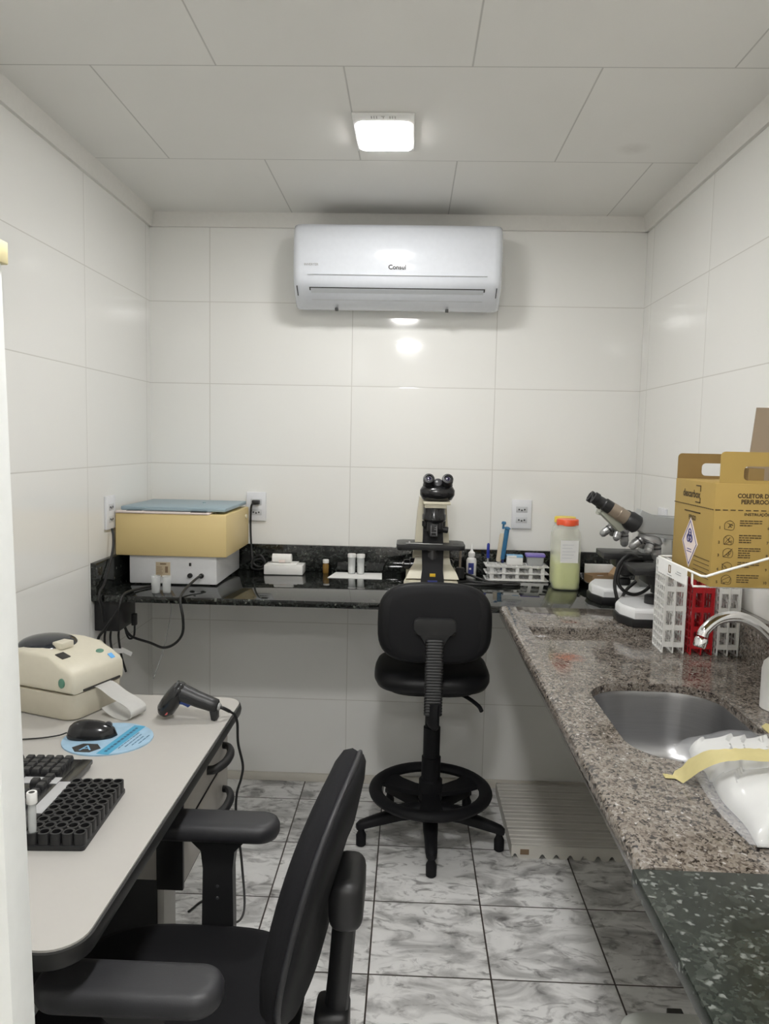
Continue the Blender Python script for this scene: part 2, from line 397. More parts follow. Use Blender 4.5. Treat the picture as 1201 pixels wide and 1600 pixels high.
# ------------------------------------------------------------------ air conditioner
def air_conditioner():
    t = thing('air_conditioner', 'white split air conditioner on the back wall under the ceiling', 'air conditioner', (.987, 0, 0))
    L = .388
    def prof(k, kz=1):
        P = [(0, 1.935), (-.085, 1.922), (-.105, 1.924), (-.160, 1.962), (-.196, 1.992), (-.206, 2.012), (-.212, 2.05), (-.213, 2.10), (-.208, 2.155), (-.196, 2.198), (-.178, 2.217), (-.15, 2.224), (0, 2.226)]
        zc = 2.08
        return [(y*k, zc+(z-zc)*kz) for y, z in P]
    st = [(-L, .80, .93), (-L+.003, .88, .965), (-L+.008, .94, .985), (-L+.018, .98, .996), (-L+.035, 1, 1)]
    st = st + [(-x, a, b) for x, a, b in reversed(st)]
    mb = MB(); mb.loft([[Vector((x, y, z)) for y, z in prof(a, b)] for x, a, b in st])
    obj('casing', mb, g['ac_white'], t, 40)
    # front panel seam + sill band
    mb = MB(); mb.box(-.33, .33, -.2135, -.205, 2.0285, 2.0310); obj('panel_seam', mb, g['ac_grey'], t)
    obj('intake_grille', MB().box(-.30, .30, -.130, -.02, 2.222, 2.2264), g['ac_gap'], t)
    # vane set in the slanted underside
    a = math.atan2(1.992-1.924, -.196+.105)
    V = Matrix(((1, 0, 0, 0), (0, math.cos(a), math.sin(a), -.196), (0, math.sin(a), -math.cos(a), 1.992), (0, 0, 0, 1)))
    def slab(x0, x1, v0, v1, h, b=.001):
        c = Vector((0, -.196, 1.992)); dv = Vector((0, .091, -.068)).normalized(); dn = Vector((0, -.068, -.091)).normalized()
        mb = MB(); mb.loft([[c+Vector((x, 0, 0))+dv*v+dn*n for v, n in ((v0, -.003), (v1, -.003), (v1, h), (v0, h))] for x in (x0, x1)])
        return mb
    mb = slab(-.325, .325, .007, .075, .0012); obj('vane_gap', mb, g['ac_gap'], t)
    v = obj('vane', slab(-.320, .320, .0115, .0705, .0018), g['ac_grey'], t)
    for x in (-.372, .366): obj('end_seam', slab(x, x+.003, .004, .05, .0012), g['ac_gap'], t)
    for x in (-.23, .19): obj('drain_tab', MB().box(x-.006, x+.006, -.115, -.10, 1.916, 1.926, .001), g['ac_gap'], t)
    text('lettering', 'Consul', .064, g['ink'], t, T(.0, -.2139, 2.058) @ RX(88), bold=.003)
    text('lettering', 'INVERTER', .052, g['vent'], t, T(-.315, -.2139, 2.064) @ RX(88))
    return t
air_conditioner()

# ------------------------------------------------------------------ counters
t = thing('worktop', 'black granite worktop with splashback along the back wall', 'worktop', (0, 0, 0))
mb = MB(); mb.prism([(0, 0), (0, -.600), (1.352, -.606), (W, -.606), (W, 0)], .022, T(0, 0, ZC-.022), .0015); obj('slab', mb, g['black_gr'], t)
obj('splashback', MB().box(.02, W, -.02, 0, ZC, .997, .001), g['black_gr'], t)
obj('splashback', MB().box(0, .02, -.606, 0, ZC, 1.0, .001), g['black_gr'], t)
obj('caulk_line', MB().box(0, .0015, -.609, -.606, ZC-.01, 1.0), g['caulk'], t)

t = thing('sink_counter', 'speckled brown granite counter with sink cut-out along the right wall', 'counter', (1.36, -.606, 0))
sink_out = rrect(1.463, 1.752, -1.770, -1.325, .105, 10)
ox, oy = -1.36, .606
mb = MB()
mb.plate_hole([(1.41+ox, -.872+oy), (1.41+ox, -2.145+oy), (W+ox, -2.145+oy), (W+ox, -.872+oy)], [(x+ox, y+oy) for x, y in sink_out], .856, .8745)
obj('sunken_slab', mb, g['brown_gr'], t, 50)
lipp = [(0, .856), (-.004, .860), (-.006, .873), (-.005, .885), (.0, .8915), (.008, ZC+.001), (.046, ZC+.001), (.053, .8745), (.053, .856)]
mb = MB(); mb.loft([[Vector((x, y, z)) for x, z in lipp] for y in (-.0005, -1.539)]); obj('front_lip', mb, g['brown_gr'], t, 50)
obj('raised_end', MB().box(.0455, W+ox, -.2665, -.0005, .856, ZC+.0006, .0012), g['brown_gr'], t)
obj('splashback', MB().box(W-.02+ox, W+ox, -1.539, -.0005, .8745, .997, .001), g['brown_gr'], t)
# sink bowl
t = thing('sink', 'stainless steel sink bowl set into the brown granite counter', 'sink', (1.6075, -1.5475, .694))
def sc_(k, dz, P=sink_out): return [Vector(((x-1.6075)*k, (y+1.5475)*k, dz)) for x, y in P]
mb = MB(); mb.loft([sc_(1.06, .161), sc_(1.006, .161), sc_(.995, .15), sc_(.965, .06), sc_(.93, .025), sc_(.86, .006), sc_(.6, 0), sc_(.12, -.004)], cap=False)
o = obj('bowl', mb, g['steel'], t, 60)
mb = MB(); mb.lathe([(.034, -.004), (.036, .002), (.03, .003), (.028, -.002), (.001, -.003)]); obj('drain', mb, g['chrome'], t)
# green slab nearer the viewer
mb = MB(); mb.prism([(1.343, -2.1465), (1.343, -3.6), (W, -3.6), (W, -2.1465)], .023, T(0, 0, .870), .003)
tag(obj('stone_counter', mb, g['green_gr']), 'dark green granite counter with pale flecks, nearest the viewer on the right', 'counter')

# ------------------------------------------------------------------ wall outlets
def outlet(name, label, loc, rz, w=.079, h=.117):
    t = thing(name, label, 'outlet', loc, rz, 'wall outlets')
    obj('cover_plate', MB().box(-w/2, w/2, -.010, 0, -h/2, h/2, .003), g['outlet'], t)
    for z in (.019, -.023):
        s = obj('socket', MB().box(-.023, .023, -.0112, -.006, z-.0125, z+.0125, .002), g['outlet_grey'], t)
        mb = MB()
        for x in (-.011, 0, .011): mb.cyl(.0035, (x, -.0109, z-(.003 if x == 0 else 0)), (x, -.0122, z-(.003 if x == 0 else 0)), 10)
        obj('socket_hole', mb, g['outlet_dark'], s)
    return t
o1 = outlet('wall_outlet', 'wall outlet with a black plug in it beside the centrifuge', (.432, 0, 1.149), 0)
dup(o1, (1.503, 0, 1.143), 0, 'empty double wall outlet between microscope and yellow jug')
dup(o1, (W, -.36, 1.150), -90, 'wall outlet on the right wall behind the microscopes')
dup(o1, (0, -.445, 1.155), 90, 'white outlet on the left wall beside the tan centrifuge')

# ------------------------------------------------------------------ centrifuge
t = thing('centrifuge', 'tan and white benchtop centrifuge with blue grey lid in the left corner', 'centrifuge', (.2085, -.22, ZC))
obj('base', MB().box(-.155, .162, -.178, .185, .004, .118, .006), g['cwhite'], t)
obj('upper_casing', MB().box(-.197, .200, -.195, .178, .107, .258, .004), g['tan'], t)
obj('top_rim', MB().box(-.165, .14, -.197, .05, .258, .2645, .002), g['pink'], t)
lid = obj('lid', MB().box(-.185, .192, -.175, .172, .2665, .281, .004), g['bluegrey'], t)
obj('lid_knob', MB().cyl(.006, (.06, .03, .2805), (.06, .03, .284), 12), g['bluegrey'], lid)
for x in (-.14, .09): obj('hinge', MB().box(x-.02, x+.035, -.19, -.14, .262, .2675, .001), g['ink'], t)
obj('handle', MB().box(-.195, -.10, -.199, -.155, .2585, .2665, .002), g['pink'], t)
obj('side_button', MB().cyl(.008, (.199, .12, .225), (.206, .12, .225), 14), g['cream'], t)
s = obj('rating_plate', MB().box(-.058, -.006, -.1795, -.177, .03, .083, .0005), g['plate'], t)
mb = MB(); mb.box(-.042, -.02, -.1803, -.1794, .074, .079)
for i in range(5): mb.box(-.055, -.036+.003*(i % 2), -.1803, -.1794, .036+i*.007, .038+i*.007)
mb.box(-.024, -.014, -.1803, -.1794, .045, .068); obj('lettering', mb, g['brown'], s)
obj('switch', MB().box(.062, .070, -.181, -.177, .071, .083, .001), g['ink'], t)
obj('fuse_knob', MB().cyl(.009, (.066, -.177, .037), (.066, -.186, .037), 16, b=.001), g['black'], t)
obj('power_inlet', MB().cyl(.009, (.107, -.177, .037), (.107, -.187, .037), 16, b=.001), g['black'], t)
for x in (-.13, .14):
    for y in (-.15, .15): obj('foot', MB().cyl(.01, (x, y, 0), (x, y, .005), 12), g['black'], t)
# its cord: out of the front, over the counter edge, in a loop back to the corner
mb = MB(); mb.tube([(.3155, -.4075, .93), (.314, -.43, .932), (.302, -.50, .917), (.30, -.575, .903), (.306, -.622, .885), (.318, -.632, .83), (.312, -.62, .775), (.28, -.60, .735), (.235, -.58, .715), (.18, -.55, .722), (.12, -.52, .728), (.09, -.50, .735), (.075, -.50, .76), (.07, -.50, .80)], .0045, 8)
tag(obj('power_cord', mb, g['cord']), 'black cord looping from the centrifuge front down below the worktop', 'cord')
t = thing('power_cord', 'black plug and cord in the back wall outlet beside the centrifuge', 'cord', (.432, -.0125, 1.168))
obj('plug', MB().box(-.014, .017, -.022, -.0003, -.009, .009, .004), g['black'], t)
obj('cable', MB().tube([(-.006, -.018, -.002), (-.014, -.022, -.014), (-.018, -.016, -.05), (-.019, -.012, -.12), (-.012, -.020, -.2), (0, -.04, -.245), (.03, -.045, -.258), (.045, -.045, -.240), (.03, -.042, -.225), (0, -.045, -.235), (-.005, -.05, -.262), (.03, -.06, -.266), (.05, -.055, -.25), (.035, -.05, -.213), (.005, -.045, -.218), (-.01, -.05, -.245)], .0042, 8), g['cord'], t)
mb = MB(); mb.tube([(.0155, -.455, 1.10), (.022, -.46, 1.07), (.026, -.48, 1.02), (.03, -.56, .93), (.032, -.605, .908), (.034, -.616, .885), (.036, -.60, .85), (.036, -.59, .80)], .0045, 8)
tag(obj('power_cord', mb, g['cord']), 'black cord hanging from the left wall outlet past the worktop end', 'cord')
mb = MB(); mb.tube([(.165, -.43, ZC+.006), (.13, -.50, ZC+.006), (.115, -.57, ZC+.0075), (.11, -.617, .892), (.10, -.63, .85), (.06, -.632, .79), (.03, -.62, .75), (.022, -.60, .70), (.03, -.58, .66)], .0048, 8)
tag(obj('power_cord', mb, g['cord']), 'black cord crossing the junction box from under the centrifuge', 'cord')

# black junction box and its dangling leads under the left end
t = thing('junction_box', 'black junction box mounted on the left wall under the worktop end', 'junction box', (.0005, -.50, .765))
obj('housing', MB().box(0, .085, -.08, .075, 0, .104, .004), g['black'], t)
for k, (y, dx, L) in enumerate(((-.06, .02, .12), (-.035, .03, .10), (.0, .045, .11))):
    obj('lead', MB().tube([(dx+.01, y, .002), (dx+.008, y-.004, -.04), (dx+.02, y-.008, -L), (dx+.035, y-.01, -L-.05)], .004, 8), g['cord'], t)
obj('lead', MB().tube([(.06, .04, .002), (.062, .04, -.03), (.078, .03, -.052), (.098, .02, -.04), (.103, .015, .0), (.103, .015, .02)], .0035, 8), g['cord'], t)
obj('connector', MB().box(.094, .110, .005, .025, .0, .042, .003), g['black'], t)
for a, M in (('cable_tag', T(.085, -.02, -.085) @ RY(25)), ('cable_tag', T(.055, -.03, -.08))):
    obj(a, MB().box(-.02, .022, -.0006, .0006, -.008, .008, 0, M=M), g['paper'], t)
mb = MB(); mb.tube([(.135, -.30, .8705), (.152, -.28, .82), (.162, -.26, .78), (.155, -.28, .70), (.148, -.33, .62), (.14, -.40, .55)], .0022, 6)
tag(obj('clear_tube', mb, g['frost']), 'thin clear tube hanging below the worktop in the left corner', 'tube')

# specimen pots in front of the centrifuge
def pot(loc, label, grp, r=.0155, h=.058, full=.4, cap=None, mat='frost', fill='paper_grey'):
    t = thing('specimen_pot', label, 'pot', loc, 0, grp)
    obj('pot_wall', MB().lathe([(r*.86, 0), (r*.9, .002), (r, h-.004), (r*1.06, h-.003), (r*1.06, h), (r*.96, h), (r*.86, .003)], n=24), g[mat], t)
    if fill: obj('contents', MB().lathe([(r*.8, .003), (r*.82, h*full)], n=20), g[fill], t)
    if cap: obj('cap', MB().lathe([(r*1.08, h-.008), (r*1.1, h-.006), (r*1.1, h+.004), (r*1.02, h+.006)], n=24), g[cap], t)
    return t
pot((.196, -.534, ZC), 'frosted plastic pot on the left in front of the centrifuge', 'pots before the centrifuge')
pot((.232, -.531, ZC), 'frosted plastic pot on the right in front of the centrifuge', 'pots before the centrifuge', .0145, full=.2)
pot((.828, -.062, ZC+.001), 'left white lidded specimen pot standing on the white paper', 'pots on the paper', .0155, .074, .45, 'white', 'frost', 'paper')
pot((.8640, -.068, ZC+.001), 'right white lidded specimen pot standing on the white paper', 'pots on the paper', .0155, .074, .6, 'white', 'frost', 'paper')

# small white box with a paper roll
t = thing('card_box', 'small white box with open lid flap beside the centrifuge on the worktop', 'box', (.563, -.085, ZC))
obj('box_body', MB().box(-.076, .076, -.04, .05, 0, .036, .0015), g['white'], t)
obj('lid_flap', MB().box(-.062, .05, -.035, .05, .0365, .0405, .001, M=T(0, 0, 0)), g['paper'], t)
t = thing('paper_roll', 'small white paper roll lying on the white card box', 'paper roll', (.553, -.078, ZC+.0412))
obj('roll', MB().cyl(.0175, (-.04, 0, .0175), (.036, 0, .0175), 24, b=.001), g['paper'], t)
obj('roll_core', MB().box(-.012, .012, -.0185, -.014, .002, .012, .0008), g['pink'], t)
# amber vial
t = thing('vial', 'small amber glass vial with white cap on the worktop', 'vial', (.723, -.055, ZC))
obj('vial_glass', MB().lathe([(.0115, 0), (.0125, .002), (.0125, .032), (.009, .038), (.009, .042)]), g['amber'], t)
obj('cap', MB().lathe([(.0122, .040), (.0125, .041), (.0125, .052), (.011, .054)]), g['white'], t)
mb = MB(); mb.prism([(.742, -.162), (.953, -.170), (.948, -.032), (.762, -.035)], .0006, T(0, 0, ZC))
tag(obj('paper_sheet', mb, g['paper']), 'white sheet of paper lying flat on the black worktop under two pots', 'paper')

# ------------------------------------------------------------------ central microscope
def main_microscope():
    t = thing('microscope', 'black and cream microscope facing the tall stool at the back wall', 'microscope', (1.143, -.19, ZC), 0, 'microscopes')
    def P(x, z, y=0): return Vector((x-1.143, y, z-ZC))
    b = MB()
    b.prism([(-.105, -.095), (-.055, -.110), (.050, -.110), (.095, -.095), (.085, .12), (-.09, .12)], .022, T(0, 0, 0), .006)
    b.loft([[Vector((x, y, z)) for x, y in ((-a, -c), (a, -c), (a, .11), (-a, .11))] for a, c, z in ((.098, .10, .028), (.088, .085, .05), (.070, .05, .075), (.064, .04, .10))])
    obj('base', b, g['cream'], t, 30)
    b = MB(); b.loft([[Vector((x, y, z)) for x, y in ((-a+o_, -.02), (a+o_, -.02), (a+o_, .085), (-a+o_, .085))] for a, o_, z in ((.070, -.004, .09), (.064, -.002, .16), (.056, -.004, .26), (.05, -.003, .322))])
    obj('arm', b, g['cream'], t, 30)
    b = MB(); b.box(-.040, .060, -.11, .02, .303, .314, .003); b.box(-.034, .046, -.105, .03, .290, .304, .003); obj('head_mount', b, g['cream'], t)
    b = MB(); b.loft([[Vector((x, y, z)) for x, y in ((-a, -c), (a, -c), (a, 0), (-a, 0))] for a, c, z in ((.044, .119, .002), (.042, .112, .03), (.038, .10, .06), (.040, .07, .13), (.036, .06, .20))]); obj('front_column', b, g['blackm'], t, 30)
    obj('warning_sticker', MB().box(-.010, .011, -.1100, -.1035, .038, .049, .0005), g['yellow'], t)
    obj('model_plate', MB().box(-.018, .018, -.1185, -.113, .016, .025, .0005), g['navy'], t)
    b = MB(); b.lathe([(.036, .235), (.044, .245), (.044, .262), (.040, .268), (.040, .29)], T(.002, -.06, 0)); n = obj('nosepiece', b, g['blackg'], t)
    for x, y, L, r in ((-.012, -.085, .045, .012), (.022, -.075, .038, .013), (-.03, -.05, .03, .012), (.034, -.04, .03, .012)):
        obj('objective_lens', MB().lathe([(.006, 0), (r*.7, .008), (r, .012), (r, L)], T(x, y, .238-L)), g['black'], n)
    obj('front_panel', MB().box(-.038, .03, -.045, -.02, .14, .245, .004), g['black'], t)
    b = MB()
    for x0, x1, z0, z1 in ((-.010, -.0085, .188, .226), (.0105, .012, .188, .226), (-.010, .012, .1995, .201), (-.006, .008, .188, .189), (.002, .011, .211, .212), (.004, .011, .218, .219)): b.box(x0, x1, -.0995, -.098, z0, z1)
    obj('scale_mark', b, g['paper_grey'], t)
    obj('scale_block', MB().box(-.014, .016, -.098, -.04, .185, .232, .002), g['black'], t)
    obj('side_lever', MB().cyl(.012, (.03, -.06, .21), (.055, -.06, .206), 16, b=.002), g['black'], t)
    # stage with slide holder
    b = MB(); b.prism(rrect(-.135, .118, -.11, .05, .022), .018, T(0, 0, .136), .005, 3); s = obj('stage', b, g['black'], t, 30)
    b = MB(); b.box(-.10, .03, -.09, -.084, .154, .158, .001); b.box(-.09, -.084, -.09, -.03, .154, .158, .001); b.tube([(-.10, -.088, .157), (-.05, -.098, .158), (.0, -.1, .157), (.035, -.085, .156)], .002, 6); obj('slide_holder', b, g['silver'], s)
    obj('slide_slot', MB().box(.075, .095, -.07, -.045, .1535, .1545, 0), g['ac_gap'], s)
    obj('condenser', MB().lathe([(.02, .07), (.028, .075), (.03, .11), (.024, .125), (.024, .136)], T(0, -.055, 0)), g['blackg'], t)
    for x0, x1, r in ((-.108, -.068, .019), (-.085, -.06, .026), (.05, .078, .024), (.07, .082, .018)):
        obj('focus_knob', MB().cyl(r, (x0, -.025, .068), (x1, -.025, .068), 24, b=.003), g['blackg'], t)
    obj('knob_cap', MB().cyl(.006, (-.112, -.025, .073), (-.1075, -.025, .073), 12), g['silver'], t)
    obj('stage_drive_shaft', MB().cyl(.0045, (.105, -.03, .137), (.105, -.03, .06), 12), g['brass'], t)
    obj('stage_drive_knob', MB().cyl(.018, (.105, -.03, .022), (.105, -.03, .062), 20, b=.003), g['black'], t)
    # binocular head
    b = MB()
    b.loft([[Vector((x*k+.011, y*ky-.06+oy, z)) for x, y in sup(.064, .046, .8, 32)] for k, ky, oy, z in ((.55, .7, 0, .313), (.85, .9, -.005, .320), (1.0, 1, -.01, .338), (1.0, .95, -.012, .355), (.88, .75, -.012, .368), (.5, .4, -.01, .374))])
    h = obj('binocular_head', b, g['blackg'], t, 50)
    for x in (-.022, .046):
        d0 = Vector((x, -.03, .350)); dr = Vector((0, -.80, .50)).normalized()
        obj('eyepiece', MB().lathe([(.0205, 0), (.0205, .045), (.0185, .046), (.0185, .072), (.0208, .074), (.0208, .090), (.0192, .095), (.013, .096), (.012, .091)], T(*d0) @ align(dr), 28), g['black'], h)
        obj('eyepiece_lens', MB().lathe([(.0115, 0), (.008, .0025), (.002, .0035)], T(*(d0+dr*.089)) @ align(dr), 20), g['lens'], h)
    obj('hinge_cap', MB().lathe([(.018, 0), (.018, .038), (.015, .045), (.006, .048)], T(.012, -.055, .362) @ align((0, -.8, .5)), 24), g['darkgrey'], h)
    return t
main_microscope()
mb = MB(); mb.tube([(1.262, -.15, ZC+.03), (1.285, -.185, ZC+.03), (1.32, -.20, ZC+.02), (1.37, -.205, ZC+.006), (1.43, -.20, ZC+.006), (1.47, -.215, ZC+.006), (1.46, -.25, ZC+.006), (1.40, -.25, ZC+.006), (1.34, -.22, ZC+.006), (1.28, -.20, ZC+.006), (1.24, -.23, ZC+.006), (1.28, -.26, ZC+.006), (1.36, -.262, ZC+.008), (1.44, -.24, ZC+.012)], .0048, 8)
tag(obj('power_cord', mb, g['cord']), 'black cord coiled on the worktop between microscope and white rack', 'cord')

# glue bottle
t = thing('dropper_bottle', 'small white dropper bottle with navy label right of the cream microscope', 'bottle', (1.302, -.085, ZC))
obj('bottle_body', MB().lathe([(.018, 0), (.020, .003), (.020, .070), (.017, .078), (.011, .082), (.011, .088)], n=28), g['white'], t)
obj('cap', MB().lathe([(.0135, .086), (.0135, .10), (.007, .106), (.0045, .112), (.0018, .135)], n=20), g['white'], t)
rings = [[Vector((.0204*math.sin(a), -.0204*math.cos(a), z)) for z in (.018, .062)] for a in [math.radians(-40+i*8) for i in range(9)]]
mb = MB(); mb.loft(rings, cap=False, closed=False); lb = obj('label', mb, g['navy'], t)
obj('lettering', MB().box(-.010, -.002, -.0209, -.0196, .036, .043, 0), g['paper'], lb)

# ------------------------------------------------------------------ racks
def rack_parts(t, mat):
    L, D, H = .240, .10, .058
    for k, z in enumerate((0, .027, .054)):
        mb = MB(); nx, ny = 12, 5; px, py = L/nx, D/ny
        for i in range(nx+1): mb.box(-L/2+i*px-.0022, -L/2+i*px+.0022, -D/2, D/2, z, z+.0035)
        for j in range(ny+1): mb.box(-L/2, L/2, -D/2+j*py-.0022, -D/2+j*py+.0022, z+.0002, z+.0033)
        obj('tier_grid', mb, mat, t)
    for y in (-D/2+.0005, D/2-.0025):
        mb = MB()
        for x in (-.098, -.052, .0, .052, .098):
            mb.box(x-.007, x+.007, y, y+.002, .002, .056)
        for z in (.002, .025, .050): mb.box(-.105, .105, y+.0002, y+.0018, z, z+.006)
        obj('side_frame', mb, mat, t)
    for x in (-.104, .102):
        mb = MB()
        for yy in (-D/2, -.018, .018, D/2-.006): mb.box(x, x+.002, yy, yy+.006, .003, .055)
        for z in (.003, .049): mb.box(x+.0003, x+.0017, -D/2, D/2, z, z+.006)
        obj('end_frame', mb, mat, t)
r0 = thing('tube_rack', 'low white tube rack lying on the worktop right of the cream microscope', 'rack', (1.476, -.084, ZC+.0003), 0, 'white tube racks')
rack_parts(r0, g['rackw'])
# racks stood on end on the sink counter: plates face left
up = Matrix.Rotation(math.radians(-90), 4, 'Y')
e = (RZ(-4) @ RY(90)).to_euler()
r1 = dup(r0, (1.7375, -1.0, .8745+.1212), rot=e, label='white grid tube rack stood on end, nearest the microscopes')
r2 = dup(r0, (1.872, -1.015, .8745+.1212), rot=(RZ(0) @ RY(90)).to_euler(), label='white tube rack stood on end between red rack and right wall')
r3 = thing('tube_rack', 'red tube rack stood on end between two white racks', 'rack', (1.805, -1.012, .8745+.1212), 0, None, rot=(RZ(-1) @ RY(90)).to_euler())
rack_parts(r3, g['red'])

# things in the low rack
zt = ZC+.0575
def stick(name, label, cat, p0, p1, segs, grp=None):
    "a slim thing made of lathe pieces along p0->p1: (part, material, profile)"
    t = thing(name, label, cat, p0, 0, grp)
    A = align(Vector(p1)-Vector(p0))
    for nm, mt, pr in segs: obj(nm, MB().lathe(pr, A, 14), g[mt], t)
    return t
stick('pen', 'blue capped pen standing in the left end of the white rack', 'pen', (1.366, -.084, ZC+.006), (1.3665, -.083, 1.03), (('barrel', 'frost', [(.003, 0), (.0038, .004), (.0038, .08)]), ('cap', 'penblue', [(.0058, .075), (.0062, .078), (.0058, .128), (.003, .134)])))
pt = stick('pipette', 'blue and ivory pipette leaning in the white rack beside the pen', 'pipette', (1.4035, -.065, ZC+.006), (1.427, -.060, 1.11), (('tip_cone', 'frost', [(.002, 0), (.0045, .055), (.008, .068)]), ('shaft', 'pipbeige', [(.009, .06), (.0105, .07), (.0105, .165), (.008, .172)]), ('plunger', 'pipblue', [(.004, .19), (.004, .208), (.009, .209), (.009, .216), (.006, .22)])))
obj('grip', MB().lathe([(.008, .07), (.0095, .075), (.0095, .19), (.013, .192), (.013, .196), (.006, .2)], T(.012, -.002, 0) @ align((.028, .0, .217)), 14), g['pipblue'], pt)
stick('pen', 'dark blue pen standing right behind the pipette in the white rack', 'pen', (1.427, -.044, ZC+.006), (1.430, -.043, 1.0), (('barrel', 'navy', [(.003, 0), (.005, .01), (.005, .10), (.0025, .105)]),))
t = thing('tip_box', 'small white and blue box on the white rack between pipette and purple lidded tub', 'box', (1.470, -.086, zt+.0006), -3)
obj('box_body', MB().box(-.031, .031, -.02, .02, 0, .030, .001), g['white'], t)
obj('printed_lid', MB().box(-.0315, .0315, -.0205, .0205, .0302, .038, .001), g['boxblue'], t)
mb = MB(); mb.box(-.03, .006, -.0210, -.0201, .0302, .0376); obj('white_panel', mb, g['paper'], t)
t = thing('plastic_tub', 'clear tub with purple lid on the right of the white rack', 'tub', (1.550, -.085, zt+.0006), -4)
mb = MB(); mb.loft([[Vector((x*k, y*k, z)) for x, y in rrect(-.034, .034, -.026, .026, .006, 3)] for k, z in ((.86, 0), (.9, .003), (1, .034), (.96, .034), (.86, .004))]); obj('tub_body', mb, g['frost'], t)
obj('lid', MB().prism(rrect(-.0385, .0385, -.030, .030, .008, 4), .011, T(0, 0, .0335), .003), g['purple'], t)

# jugs
def jug(loc, label, cap, lev, lab, rz=0):
    t = thing('jug', label, 'jug', loc, rz, 'plastic jugs')
    def R(k, kd, z): return [Vector((x*k, y*kd, z)) for x, y in sup(.0495, .043, .62, 36)]
    P = [(.86, .86, 0), (.95, .95, .003), (1, 1, .010), (.97, .97, .02), (1, 1, .028), (1, 1, .185), (.985, .985, .200), (.92, .92, .213), (.80, .86, .222), (.74, .84, .226), (.74, .84, .240)]
    obj('jug_body', MB().loft([R(a, b, z) for a, b, z in P]), g['jug'], t, 50)
    k = .965
    obj('liquid', MB().loft([R(.84, .84, .004), R(.94, .94, .012), R(.94, .94, .02), R(k, k, .03), R(k, k, lev)]), g['liquid'], t, 50)
    obj('cap', MB().lathe([(.0375, .236), (.040, .238), (.040, .256), (.038, .259)], n=36), g[cap], t)
    if lab:
        mb = MB(); mb.box(-.030, .034, -.0438, -.0425, .103, .185, 0); l = obj('label', mb, g['paper'], t)
        mb = MB()
        for i in range(5): mb.box(-.024, .012+.006*(i % 3), -.0444, -.0437, .120+.012*i, .1215+.012*i)
        obj('lettering', mb, g['outlet_grey'], l)
jug((1.635, -.262, ZC), 'plastic jug of yellow liquid with orange red cap', 'redcap', .095, True)
jug((1.645, -.165, ZC), 'plastic jug with yellow cap behind the red capped jug', 'yelcap', .11, False)

